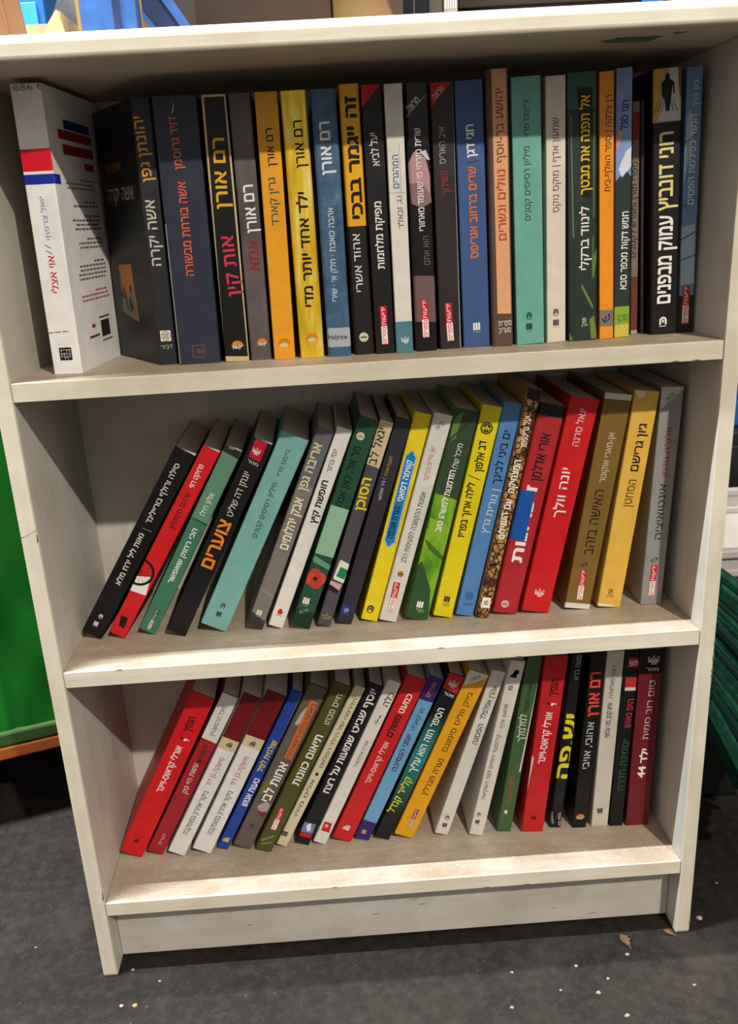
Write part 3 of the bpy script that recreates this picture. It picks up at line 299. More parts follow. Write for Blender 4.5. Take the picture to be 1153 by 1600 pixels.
    (2, 0.01478, 23.54, 20.77, 202.95, 0.06156, 'dc9c1a', 'amber orange paperback with pale corner, leaning right of the teal one', {}, [('Q', 'd8d4ca', [(-10.87, 203.77), (10.57, 202.32), (8.54, 198.38), (-9.38, 184.38)]), ('T', 'מראה', 2.51, 199.21, -4.81, 192.95, 3.23, '3a342c', 0.008, 'series_name'), ('T', 'ג׳ייק ווליס סימונס', 0.92, 179.44, 1.2, 108.19, 5.12, '5a3c10', 0.004, 'author_name'), ('T', 'נערה מברלין', 2.29, 99.94, 1.03, 53.9, 5.12, '3a2810', 0.008, 'title'), ('YP', 1.26, 35.17, 1.21, 10.63, 4.04)]),
    (2, 0.0544, 18.13, 14.55, 197.21, 0.0628, 'd2ccc2', 'off-white paperback right of the amber one, leaning on the bottom shelf', {}, [('T', 'אהרן אפלפלד', 1.45, 180.56, -0.08, 141.51, 4.85, '2c2824', 0.008, 'author_name'), ('T', 'הפסגה', 0.67, 135.96, 1.19, 112.11, 5.12, '2c2824', 0.006, 'title'), ('L', 'arch', 0.15, 21.62, 4.05, '26221e', '', 'publisher_logo'), ('L', 'bars', 0.2, 11.5, 4.85, '26221e', '', 'publisher_logo')]),
    (2, 0.09027, 12.2, 14.78, 204.5, 0.05833, 'd4ccc2', 'cream paperback with a black silhouette near its top, left of the green one', {}, [('T', 'שמעון אדף', -1.54, 156.58, -0.47, 128.88, 3.49, '3a3430', 0.004, 'author_name'), ('T', '- קילומטר ויומיים לפני השקיעה', -1.6, 125.51, -1.96, 44.26, 3.49, '3a3430', 0.004, 'title'), ('BLOB', -0.78, 190.13, 8.05, '141212'), ('L', 'ring', -1.27, 174.61, 5.91, '2a2624', '', 'publisher_logo'), ('L', 'arch', -2.23, 25.86, 3.49, '26221e', '', 'publisher_logo'), ('L', 'bars', -2.0, 16.18, 4.56, '26221e', '', 'publisher_logo')]),
    (2, 0.12025, 8.61, 15.16, 204.5, 0.06153, '3f5c34', 'green paperback with white script title and worn white edges', {}, [('T', '/ סאנטה מונפור', 0.27, 180.31, 0.53, 142.52, 3.79, '16240f', 0.004, 'title'), ('T', 'למלמלך', -1.19, 140.02, 0.97, 108.87, 6.5, 'cfd6c4', 0.006, 'author_name'), ('T', 'המלצת', -1.57, 67.52, 0.06, 34.64, 3.52, 'b04434', 0.006, 'series_name'), ('L', 'pom', -1.58, 23.37, 5.41, 'cfd6c4', '', 'publisher_logo'), ('Q', 'd6d2c6', [(7.71, 204.98), (8.66, 205.05), (5.98, 73.02), (4.54, 72.93)])]),
    (2, 0.14949, 6.2, 22.71, 204.5, 0.05795, 'bc1c22', 'creased red paperback with torn white lower edge, nearly upright on the bottom shelf', {}, [('T', 'הנסיך', 1.42, 178.61, 0.87, 159.75, 6.43, '1c1012', 0.022, 'title'), ('LMARK', 0.68, 151.83, 8.18), ('T', 'אורלי קראוס-ויינר', 0.11, 142.15, -0.77, 82.49, 6.43, 'e8dcd6', 0.02, 'author_name'), ('L', 'matz', -0.83, 17.01, 6.14, '2a1012', '', 'publisher_logo'), ('Q', 'd8d0c4', [(-14.15, 97.17), (-9.24, 88.48), (-12.33, 23.26), (-15.36, 1.74), (-16.35, 50.68)])]),
    (2, 0.17512, 5.03, 12.36, 204.5, 0.06201, '1c1c1f', 'black paperback with a chunky yellow title, right of the creased red one', {'round': 0.002}, [('T', 'משה בדש', 1.69, 201.37, 1.12, 174.47, 4.41, 'a8a4a0', 0.004, 'author_name'), ('T', 'יש.פה', 2.57, 136.11, 0.4, 60.31, 11.47, 'dccc20', 0.03, 'title'), ('T', 'הוצאת', -3.45, 4.89, -6.56, 18.94, 2.35, 'c8c4c0', 0.006, 'publisher_name'), ('T', 'עם עובד', 4.22, 2.06, 1.86, 18.95, 2.65, 'c8c4c0', 0.008, 'publisher_name')]),
    (2, 0.1996, 3.73, 15.11, 204.5, 0.05907, '1b1b1d', 'black paperback with a large red author name and rainbow logo', {'round': 0.0015}, [('T', 'רם אורן', -1.02, 183.02, 1.01, 133.37, 9.64, 'e0483c', 0.026, 'author_name'), ('T', 'אהובי, אויבי', -0.16, 126.86, -0.58, 72.06, 6.42, 'c2beba', 0.006, 'title'), ('L', 'rainbow', -0.2, 13.13, 9.64, '', '', 'publisher_logo')]),
    (2, 0.22101, 2.47, 17.66, 204.5, 0.05923, 'c6beb0', 'beige paperback with small black lettering between two black ones', {}, [('T', 'הנס פאלאדה', -0.67, 188.09, -0.88, 152.24, 3.82, '4a4640', 0.002, 'author_name'), ('T', 'איש קטן, מה עכשיו', -1.2, 147.17, -1.32, 107.21, 4.41, '26221e', 0.014, 'title'), ('L', 'bars', -1.04, 19.15, 5.88, '26221e', '', 'publisher_logo')]),
    (2, 0.23821, 2.13, 13.87, 204.5, 0.05793, '19191b', 'black paperback with red label, dark red and green lettering', {}, [('Q', 'b02630', [(-3.05, 196.4), (6.78, 196.01), (7.22, 186.15), (-3.2, 186.07)]), ('T', 'תפ', 6.07, 190.64, -2.09, 190.47, 5.22, 'e8d8d4', 0.02, 'publisher_name'), ('Q', 'b8302c', [(-4.82, 175.39), (6.89, 174.92), (7.27, 163.89), (-4.45, 164.04)]), ('Q', 'd8ccc4', [(-4.45, 164.04), (7.27, 163.89), (7.3, 160.2), (-4.44, 160.35)]), ('T', 'היפ גאוש', 2.86, 150.78, 1.57, 118.32, 5.8, 'c03044', 0.012, 'title'), ('T', 'יסמינה חדרה', 1.54, 104.39, 0.76, 43.59, 5.8, '2c5a3c', 0.01, 'author_name')]),
    (2, 0.25979, 1.47, 23.6, 204.5, 0.05664, '6a1822', 'maroon paperback with black top block, nearest the right panel, bottom shelf', {}, [('Q', '161416', [(-11.71, 205.22), (12.33, 205.63), (12.87, 177.74), (-11.07, 178.49)]), ('L', 'crown', 1.56, 193.14, 12.19, 'd8d4d0', '', 'publisher_logo'), ('T', 'מטר', 7.34, 182.99, -5.05, 183.3, 3.19, 'd8d4d0', 0.012, 'publisher_name'), ('T', 'טום רוב סמית', 2.7, 170.8, 0.68, 103.49, 5.81, 'c4a8a4', 0.004, 'author_name'), ('T', 'ילד 44', 1.54, 92.9, -0.32, 58.18, 6.39, 'f0e8e4', 0.026, 'title')]),
]
# ---------------------------------------------------------------- the setting
def floor_mat():
    mt = bpy.data.materials.new('stained_asphalt'); t, b = nodes_of(mt)
    v = coords(t)
    c = ramp(t, noise(t, v, 5, 8, .65), [(.3, '0d0a08'), (.48, '18130f'), (.72, '2c2620')])
    s0 = ramp(t, noise(t, v, 16, 7, .7), [(.42, (0, 0, 0, 1)), (.62, (.8, .8, .8, 1))])
    c = mix(t, s0, c, lin('0e0b09'))
    s1 = ramp(t, noise(t, v, 75, 6, .75), [(.45, (0, 0, 0, 1)), (.75, (.7, .7, .7, 1))])
    c = mix(t, s1, c, lin('322c27'))
    s2 = ramp(t, noise(t, v, 260, 2, .5), [(.70, (0, 0, 0, 1)), (.76, (.6, .6, .6, 1))])
    c = mix(t, s2, c, lin('5a524a'))
    t.links.new(c, b.inputs['Base Color'])
    b.inputs['Roughness'].default_value = .75; b.inputs['Specular IOR Level'].default_value = .25
    bump(t, b, noise(t, v, 120, 6, .7), .35, .002)
    return mt
f = MB(); f.add([(-3, -3.5, 0), (3, -3.5, 0), (3, 2.0, 0), (-3, 2.0, 0)], [[0, 1, 2, 3]], floor_mat())
tag(f.build('floor', fix=False), None, None, kind='structure')
f = MB(); f.box(-3, 3, 1.2, 1.3, 0, 2.6, simple('dark_plaster', '2a2420', .9, ns=8))
tag(f.build('wall_back'), None, None, kind='structure')

# ---------------------------------------------------------------- bookcase
AX, TP, Z1, Z2, Z3, TH, D, ZT = .284, .01445, .59871, .34321, .09045, .0156, .17844, .81814
OVER = .0316
M_front = laminate('cream_laminate', 'd9d0bc', 'c2b69e', .45, (1, 1, .08))
M_edge = laminate('cream_edge', 'd9d0bc', 'c2b69e', .4, (.06, 1, 1))
M_panel = laminate('white_laminate', 'cbc6bb', 'b6ac9c', .35, (1, 1, .06))
M_shelf = laminate('worn_shelf_laminate', 'ccc4b6', 'a3907a', .9, (.06, 1, 1))
def shelf_grain(mt):
    t = mt.node_tree; b = next(n for n in t.nodes if n.type == 'BSDF_PRINCIPLED')
    src = b.inputs['Base Color'].links[0].from_socket
    g2 = noise(t, coords(t, (.05, 1, 1)), 520, 4, .65)
    t.links.new(mix(t, ramp(t, g2, [(.46, (0, 0, 0, 1)), (.72, (.5, .5, .5, 1))]), src, lin('8e7e68')), b.inputs['Base Color'])
    g3 = noise(t, coords(t, (.3, 1, 1)), 700, 3, .6)
    src = b.inputs['Base Color'].links[0].from_socket
    t.links.new(mix(t, ramp(t, g3, [(.60, (0, 0, 0, 1)), (.70, (.35, .35, .35, 1))]), src, lin('efeae0')), b.inputs['Base Color'])
shelf_grain(M_shelf)
M_chip = simple('bare_chipboard', '6a5644', .9, ns=200)
case = thing('bookcase', 'white laminate bookcase with three shelves of paperbacks, worn at the edges', 'bookcase')
for sgn in (-1, 1):
    b = MB(); x0, x1 = (-AX - TP, -AX) if sgn < 0 else (AX, AX + TP)
    b.box(x0, x1, 0, D + .006, 0, ZT, M_panel, .0012)
    b.box(x0 + .0004, x1 - .0004, -.0009, .0009, .003, ZT - .0005, M_front, .0006)
    marks = ([(.47, .004), (.1, .006)] if sgn < 0 else [(.315, .004), (.302, .003), (.297, .003), (.33, .003), (.015, .005)])
    for z, s in marks:
        xe = x1 if sgn > 0 else x1
        b.add([(xe - .0016, -.00105, z - s), (xe + .0001, -.00105, z - s * .8), (xe + .0001, -.00105, z + s), (xe - .0008, -.00105, z + s * .5)], [[0, 1, 2, 3]], M_chip)
    if sgn < 0:
        b.add([(x0, -.00105, .4700), (x0 + .004, -.00105, .4718), (x1, -.00105, .4765), (x1, -.00105, .4771), (x0 + .006, -.00105, .4730), (x0, -.00105, .4709)], [[0, 1, 2, 3, 4, 5]], M_chip)
    b.build('side_panel', case)
b = MB()
prof = []
r, tt = .0065, .0165
for i in range(9):
    a = math.pi / 2 * i / 8
    prof.append((-OVER + r - r * math.sin(a) if False else -OVER + r - r * math.cos(math.pi / 2 - a), ZT + tt - r + r * math.cos(a)))
prof = [(D + .006, ZT), (D + .006, ZT + tt)] + prof
for i in range(5):
    a = math.pi / 2 * i / 4
    prof.append((-OVER + .003 - .003 * math.cos(a), ZT + .003 - .003 * math.sin(a)))
b.prism(prof, 'x', -AX - TP - .012, AX + TP + .012, M_edge)
b.build('top_board', case)
for z in (Z1, Z2, Z3):
    b = MB()
    b.box(-AX + .0003, AX - .0003, .0006, D, z - TH, z, M_shelf, .0006)
    b.box(-AX + .0003, AX - .0003, -.0006, .0010, z - TH + .0003, z - .0004, M_edge, .0004)
    ch = {Z1: [(.262, 'b'), (.245, 'b')], Z2: [(-.235, 't'), (.05, 't'), (.12, 'b')], Z3: [(.13, 'b'), (.09, 'b'), (-.06, 't')]}[z]
    for x, e in ch:
        zz = z - TH + .0004 if e == 'b' else z - .0012
        b.add([(x - .004, -.00075, zz), (x + .004, -.00075, zz), (x + .002, -.00075, zz + .0011), (x - .0015, -.00075, zz + .0008)], [[0, 1, 2, 3]], M_chip)
    b.build('shelf', case)
b = MB(); b.box(-AX + .0003, AX - .0003, .02367, .0385, .003, Z3 - TH, laminate('grey_white_laminate', 'c9c3ba', 'b2a798', .35, (.08, 1, 1)), .0008)
for x, z, s in ((.02, .045, .004), (.028, .038, .004), (-.02, .03, .004), (.165, .02, .003), (.205, .01, .005), (-.15, .028, .004)):
    b.add([(x - s, .02355, z), (x + s, .02355, z + .0008), (x + s * .6, .02355, z + .0018), (x - s * .8, .02355, z + .001)], [[0, 1, 2, 3]], simple('scuff', '8a8078', .8))
b.build('plinth', case)
b = MB(); b.box(-AX - .004, AX + .004, D, D + .0055, .03, ZT - .0005, M_panel); b.build('back_panel', case)
b = MB()
b.add([(.187, .0005, ZT - .0003), (.222, .002, ZT - .0003), (.218, .022, ZT - .0003), (.185, .019, ZT - .0003)], [[0, 1, 2, 3]], simple('old_sticker', '5c7468', .8, ns=200, var=.4))
b.add([(.178, .010, ZT - .0003), (.187, .006, ZT - .0003), (.186, .016, ZT - .0003)], [[0, 1, 2]], simple('old_sticker', '5c7468'))
b.add([(.224, -.008, ZT - .0003), (.236, -.010, ZT - .0003), (.230, -.002, ZT - .0003)], [[0, 1, 2]], simple('sticker_glue', '8a7a6c', .8, ns=200))
tag(b.build('sticker_residue', case, fix=False), 'faded green remains of a torn sticker under the top board', None)

# ---------------------------------------------------------------- lettering
from mathutils.geometry import delaunay_2d_cdt
def all_strings():
    out = set()
    for rec in BOOKS:
        for it in rec[9]:
            if it[0] == 'T': out.add((it[1], it[8]))
    for x in EXTRA: out.add(x)
    return sorted(out)
EXTRA = [('ידיעות', .01), ('ספרים', .01), ('קשת', .02), ('מודן', .0), ('מטר', .02), ('אשה יקרה', .0), ('יהונתן גפן', .0), ('ה', 0.0)]
TEXT = {}
def fill_outlines(me):
    """fills the letter outlines, counters left open"""
    nb = {}
    for e in me.edges:
        i, j = e.vertices; nb.setdefault(i, []).append(j); nb.setdefault(j, []).append(i)
    seen = set(); pts = []; loops = []
    for st in nb:
        if st in seen: continue
        lp = [st]; seen.add(st); cur = st
        while True:
            nx = [k for k in nb[cur] if k not in seen]
            if not nx: break
            cur = nx[0]; seen.add(cur); lp.append(cur)
        cl = []
        for k in lp:
            p = Vector(me.vertices[k].co[:2])
            if not cl or (p - cl[-1]).length > 1e-4: cl.append(p)
        if len(cl) > 2 and (cl[0] - cl[-1]).length < 1e-4: cl.pop()
        if len(cl) > 2:
            loops.append(list(range(len(pts), len(pts) + len(cl)))); pts += cl
    def area(l): return sum(pts[l[i - 1]].x * pts[l[i]].y - pts[l[i]].x * pts[l[i - 1]].y for i in range(len(l))) / 2
    def inside(p, l):
        c = False
        for i in range(len(l)):
            p0, p1 = pts[l[i - 1]], pts[l[i]]
            if (p0.y > p.y) != (p1.y > p.y) and p.x < (p1.x - p0.x) * (p.y - p0.y) / (p1.y - p0.y) + p0.x: c = not c
        return c
    hole_of = {}
    for i, l in enumerate(loops):
        par = [j for j, m_ in enumerate(loops) if j != i and abs(area(m_)) > abs(area(l)) and all(inside(pts[k], m_) for k in l)]
        if par: hole_of.setdefault(min(par, key=lambda j: abs(area(loops[j]))), []).append(i)
    holes = {i for v in hole_of.values() for i in v}
    vs, fs = [], []
    for n_, l in enumerate(loops):
        if n_ in holes: continue
        pl, lp = [], []
        for m_ in [l] + [loops[i] for i in hole_of.get(n_, [])]:
            lp.append(list(range(len(pl), len(pl) + len(m_)))); pl += [pts[k] for k in m_]
        r = delaunay_2d_cdt(pl, [], lp, 2, 1e-5); o_ = len(vs)
        vs += [(p.x, p.y, .5 * (n_ % 2)) for p in r[0]]; fs += [[k + o_ for k in f] for f in r[2]]
    return vs, fs
def make_text():
    tmp = []
    for s, bold in all_strings():
        cu = bpy.data.curves.new('lettering', 'FONT')
        heb = any('\u0590' <= ch <= '\u05ff' for ch in s)
        cu.body = s[::-1] if heb else s
        cu.size = 1.0; cu.resolution_u = 2; cu.fill_mode = 'NONE'
        o = bpy.data.objects.new('lettering', cu); COL.objects.link(o)
        tmp.append(((s, bold), o))
    bpy.context.view_layer.update()
    dg = bpy.context.evaluated_depsgraph_get()
    for key, o in tmp:
        me = bpy.data.meshes.new_from_object(o.evaluated_get(dg))
        vs, fs = fill_outlines(me)
        b_ = key[1]
        if b_ > 0:
            v0, f0 = vs, fs; vs, fs = [], []
            for i in range(6):
                dx, dy = b_ * 1.1 * math.cos(math.pi / 3 * i), b_ * 1.1 * math.sin(math.pi / 3 * i); o_ = len(vs)
                vs += [(p[0] + dx, p[1] + dy, i + p[2]) for p in v0]; fs += [[j + o_ for j in q] for q in f0]
        TEXT[key] = (vs, fs, min(p[0] for p in vs), max(p[0] for p in vs))
        bpy.data.meshes.remove(me)
    for _, o in tmp:
        cu = o.data; bpy.data.objects.remove(o); bpy.data.curves.remove(cu)
make_text()
_h = TEXT[('ה', 0.0)][0]
GLYPH = max(p[1] for p in _h) - min(p[1] for p in _h)

def text_uv(s, bold, u0, v0, u1, v1, g):
    """2D lettering: right end at (u0,v0), left end at (u1,v1), letter height g, centred on the line"""
    vs, fs, a, b = TEXT[(s, bold)]
    d = Vector((u0 - u1, v0 - v1)); Ln = d.length; d.normalize(); n = Vector((-d.y, d.x))
    kx = Ln / (b - a); ky = g / GLYPH
    return [(u1 + d.x * (x - a) * kx + n.x * (y - GLYPH / 2) * ky, v1 + d.y * (x - a) * kx + n.y * (y - GLYPH / 2) * ky, k) for x, y, k in vs], fs

# ---------------------------------------------------------------- books
def clip_strip(poly, lo, hi):
    def half(pl, k, sg):
        out = []
        for i in range(len(pl)):
            p, q = pl[i], pl[(i + 1) % len(pl)]
            ip, iq = sg * (p[0] - k) >= 0, sg * (q[0] - k) >= 0
            if ip: out.append(p)
            if ip != iq:
                t = (k - p[0]) / (q[0] - p[0]); out.append((k, p[1] + t * (q[1] - p[1])))
        return out
    pl = half(poly, lo, 1)
    return half(pl, hi, -1) if len(pl) > 2 else []
def circ(u, v, r, n=24, a0=0, a1=360, ry=None):
    k = n if abs(a1 - a0) >= 360 else n + 1
    return [(u + r * math.cos(math.radians(a0 + (a1 - a0) * i / n)), v + (ry or r) * math.sin(math.radians(a0 + (a1 - a0) * i / n))) for i in range(k)]
def ringp(u, v, r0, r1, a0, a1, n=16):
    """ring sector as a list of quads"""
    out = []
    for i in range(n):
        b0, b1 = math.radians(a0 + (a1 - a0) * i / n), math.radians(a0 + (a1 - a0) * (i + 1) / n)
        out.append([(u + r0 * math.cos(b0), v + r0 * math.sin(b0)), (u + r1 * math.cos(b0), v + r1 * math.sin(b0)), (u + r1 * math.cos(b1), v + r1 * math.sin(b1)), (u + r0 * math.cos(b1), v + r0 * math.sin(b1))])
    return out
def rect(u0, v0, u1, v1): return [(u0, v0), (u1, v0), (u1, v1), (u0, v1)]

class Face:
    """the printed face of a spine (millimetres): prints polygons and lettering on the curved front"""
    def __init__(s, w, h, rnd):
        s.w, s.h = w, h; s.r = min(rnd * 1000, w / 2 * .95); s.n = 0
        r, hw = s.r, w / 2
        e = [hw - r + r * math.sin(math.pi / 2 * i / 6) for i in range(7)]
        s.us = [-x for x in e[::-1]] + e
    def y(s, u):
        d = max(0.0, abs(u) - (s.w / 2 - s.r)); d = min(d, s.r)
        return s.r - math.sqrt(max(s.r * s.r - d * d, 0))
    def pt(s, u, v, off): return (u / 1000, (s.y(u) - off) / 1000, v / 1000)
    def poly(s, mb, pl, mt, off, clamp=True):
        if clamp: pl = [(u, min(max(v, .05), s.h - .05)) for u, v in pl]
        hw = s.w / 2
        for a, b in zip(s.us[:-1], s.us[1:]):
            if b - a < 1e-5: continue
            q = clip_strip(pl, a, b)
            if len(q) > 2:
                ar = sum(q[i][0] * q[(i + 1) % len(q)][1] - q[(i + 1) % len(q)][0] * q[i][1] for i in range(len(q)))
                if abs(ar) < 1e-4: continue
                if ar < 0: q = q[::-1]
                mb.add([s.pt(u, v, off) for u, v in q], [list(range(len(q)))], mt)
    def text(s, mb, st, bold, u0, v0, u1, v1, g, mt, off):
        vs, fs = text_uv(st, bold, u0, v0, u1, v1, g); flat = s.w / 2 - s.r
        ok = [f for f in fs if all(abs(vs[i][0]) <= flat for i in f)]
        mb.add([s.pt(max(min(u, s.w / 2), -s.w / 2), v, off + .005 * k) for u, v, k in vs], ok, mt)
        for f in fs:
            if any(abs(vs[i][0]) > flat for i in f): s.poly(mb, [vs[i][:2] for i in f], mt, off + .005 * vs[f[0]][2])

def logo(F, mb, kind, u, v, s, c, c2, off):
    c = c or 'd8d0c4'; C = ink(c); C2 = ink(c2 or '2a2624')
    P = lambda pl, mt=C, o=0.0: F.poly(mb, pl, mt, off + o)
    if kind == 'square':
        P(rect(u - s / 2, v - s / 2, u + s / 2, v + s / 2))
        for i in range(3):
            for j in range(4):
                x = u - s * .42 + j * s * .22; y = v - s * .4 + i * s * .28
                P(rect(x, y + s * .14, x + s * .16, y + s * .18), C2, .03)
                if (i + j) % 3: P(rect(x + s * .1, y, x + s * .14, y + s * .16), C2, .03)
                if (i + 2 * j) % 2: P(rect(x, y, x + s * .13, y + s * .035), C2, .03)
    elif kind == 'dvir':
        if c2 != '4f7fb4': P(rect(u - s / 2, v - s / 2, u + s / 2, v + s / 2))
        K = C2 if c2 != '4f7fb4' else C
        for q in ringp(u, v, s * .36, s * .42, 0, 360, 24): P(q, K, .03)
        for k in (-.18, 0, .18):
            P(rect(u + s * k - s * .03, v - s * .22, u + s * k + s * .03, v + s * .22), K, .03)
        P(rect(u - s * .26, v + s * .14, u + s * .26, v + s * .19), K, .03); P(rect(u - s * .26, v - s * .2, u + s * .22, v - s * .15), K, .03)
    elif kind == 'box':
        e = s * .03
        for a in (rect(u - s / 2, v - s / 2, u + s / 2, v - s / 2 + e), rect(u - s / 2, v + s / 2 - e, u + s / 2, v + s / 2), rect(u - s / 2, v - s / 2, u - s / 2 + e, v + s / 2), rect(u + s / 2 - e, v - s / 2, u + s / 2, v + s / 2)): P(a)
        for i in range(4):
            for j in (0, 1):
                x = u - s * .18 + i * s * .14; y = v + s * .14 - j * s * .2
                P(rect(x, y, x + s * .1, y + s * .03)); P(rect(x + s * .07, y - s * .1, x + s * .1, y))
    elif kind == 'rainbow':
        b = v - s * .1
        for r0, r1, cc in ((.5, .4, 'd8401c'), (.4, .33, 'e8a82c'), (.33, .25, '2c6a3c'), (.25, .17, 'e0c040')):
            for q in ringp(u, b, s * r1, s * r0, 0, 180): P(q, ink(cc))
        F.text(mb, 'קשת', .02, u + s * .3, b - s * .02, u - s * .4, b - s * .06, s * .2, ink('e8e4dc'), off + .05)
    elif kind == 'disc':
        P(circ(u, v, s / 2))
        K = C2
        for q in ringp(u, v, s * .36, s * .40, 0, 360, 24): P(q, K, .03)
        P(rect(u - s * .34, v - s * .06, u + s * .34, v + s * .06), K, .03)
        for k in (-.2, 0, .2): P(rect(u + s * k - s * .05, v - s * .22, u + s * k + s * .03, v - s * .06), K, .03)
        P([(u - s * .12, v + s * .1), (u, v + s * .26), (u + s * .12, v + s * .1)], K, .03)
    elif kind == 'crown':
        b = v + s * .05
        for k, hgt in ((-.3, .3), (0, .42), (.3, .3)):
            t = s * .05
            pl = [(u + s * k - s * .16, b), (u + s * k * 1.4, b + s * hgt), (u + s * k + s * .16, b)]
            for i in (0, 1):
                (a0, b0), (a1, b1) = pl[i], pl[i + 1]
                P([(a0, b0), (a1, b1), (a1 + t * (1 if i else -1) * -.8, b1 - t * .6), (a0 + t * (-1 if i else 1), b0)])
        P(rect(u - s * .46, b - s * .04, u + s * .46, b))
        for k in (-.3, 0, .3):
            P(rect(u + s * k - s * .13, b - s * .24, u + s * k + s * .13, b - s * .08))
        for k in (-.05, .18): P(rect(u + s * k - s * .09, b - s * .44, u + s * k + s * .09, b - s * .28))
    elif kind == 'bars':
        for k in (-.34, 0, .34): P(rect(u + s * k - s * .13, v - s * .4, u + s * k + s * .13, v + s * .5))
        P(rect(u - s * .48, v - s * .48, u + s * .48, v - s * .40))
        for k in (-.36, -.12, .12, .36): P(rect(u + s * k - s * .07, v - s * .74, u + s * k + s * .07, v - s * .70)); P(rect(u + s * k + s * .03, v - s * .84, u + s * k + s * .07, v - s * .7))
    elif kind == 'arch':
        for q in ringp(u, v, s * .26, s * .5, 0, 180): P(q)
        P(rect(u - s * .5, v - s * .55, u - s * .26, v)); P(rect(u + s * .26, v - s * .55, u + s * .5, v))
        P(circ(u, v - s * .08, s * .14, 14, 0, 360, s * .24)); P(rect(u - s * .5, v - s * .8, u + s * .4, v - s * .7))
    elif kind == 'modan':
        for q in ringp(u, v + s * .22, s * .12, s * .2, -100, 190): P(q)
        for q in ringp(u, v - s * .02, s * .14, s * .22, -190, 100): P(q)
        P(rect(u - s * .26, v - s * .24, u - s * .18, v + s * .42))
        F.text(mb, 'מודן', 0.0, u + s * .4, v - s * .5, u - s * .4, v - s * .5, s * .26, C, off)
    elif kind == 'pom':
        P(circ(u, v + s * .1, s * .36)); P([(u - s * .14, v + s * .42), (u - s * .2, v + s * .62), (u, v + s * .52), (u + s * .2, v + s * .62), (u + s * .14, v + s * .42)])
        for k in range(6): P(rect(u - s * .45 + k * s * .16, v - s * .46, u - s * .45 + k * s * .16 + s * .1, v - s * .36), ink('2a2624') if c == 'c8201c' else C)
    elif kind == 'lotus':
        for a in (-52, 0, 52):
            ar = math.radians(90 + a); d = Vector((math.cos(ar), math.sin(ar))); n = Vector((-d.y, d.x)); o = Vector((u, v - s * .2))
            L = s * .55
            out = [o, o + d * L * .5 + n * L * .3, o + d * L, o + d * L * .5 - n * L * .3]
            ce = o + d * L * .5
            for i in range(4):
                p, q = out[i], out[(i + 1) % 4]
                P([tuple(p), tuple(q), tuple(q + (ce - q) * .22), tuple(p + (ce - p) * .22)])
    elif kind == 'ring':
        for q in ringp(u, v, s * .28, s * .42, 20, 340, 20): P(q)
        P([(u - s * .1, v - s * .2), (u + s * .06, v - s * .2), (u + s * .12, v + s * .2), (u - s * .04, v + s * .2)])
    elif kind == 'matz':
        for a in range(0, 360, 60):
            x, y = u + s * .2 + s * .17 * math.cos(math.radians(a)), v + s * .2 + s * .17 * math.sin(math.radians(a))
            P(circ(x, y, s * .08, 8))
        P(circ(u + s * .2, v + s * .2, s * .05, 8))
        for k, h in ((-.36, .1), (-.12, .34), (.1, .02), (.3, .0)):
            P(rect(u + s * k - s * .08, v - s * .4, u + s * k + s * .08, v + s * h))
    elif kind == 'floral':
        rr = random.Random(5)
        for k in range(9):
            x, y = u + (k - 4) * s * .05 + s * rr.uniform(-.16, .16), v + (k - 4) * s * .16
            P(circ(x, y, s * rr.uniform(.05, .12), 8), ink('a03028' if k == 6 else '6a5844'))
            P([(x, y), (x + s * .3 * rr.uniform(-1, 1), y - s * .2), (x + s * .04, y - s * .02)], ink('4c4438'))

def pub_tag(F, mb, u0, v0, u1, v1, wd, off, c1='c41f2c', c2='ece4de', tc='e8e0da'):
    a, b = Vector((u0, v0)), Vector((u1, v1)); d = (b - a).normalized(); n = Vector((-d.y, d.x)); hw = wd / 2; mid = a + (b - a) * .51
    Q = lambda p, q, k, mt, o: F.poly(mb, [tuple(p + n * k), tuple(q + n * k), tuple(q - n * k), tuple(p - n * k)], mt, off + o)
    Q(a, b, hw, ink(c1), 0); Q(mid + d * .3, b - d * .35, hw - .3, ink(c2), .03)
    F.text(mb, 'ידיעות', .01, *(a + d * .8), *(mid - d * .5), wd * .5, ink(tc), off + .05)
    F.text(mb, 'ספרים', .01, *(mid + d * .9), *(b - d * .9), wd * .5, ink(c1), off + .05)

def round_quad(q, r=.16, n=5):
    out = []; V = [Vector(p) for p in q]
    for i in range(4):
        p, a, b = V[i], V[i - 1], V[(i + 1) % 4]
        L = min((a - p).length, (b - p).length) * r
        A, B = p + (a - p).normalized() * L, p + (b - p).normalized() * L
        for k in range(n + 1):
            t = k / n; out.append(tuple(A * (1 - t) ** 2 + p * 2 * t * (1 - t) + B * t * t))
    return out

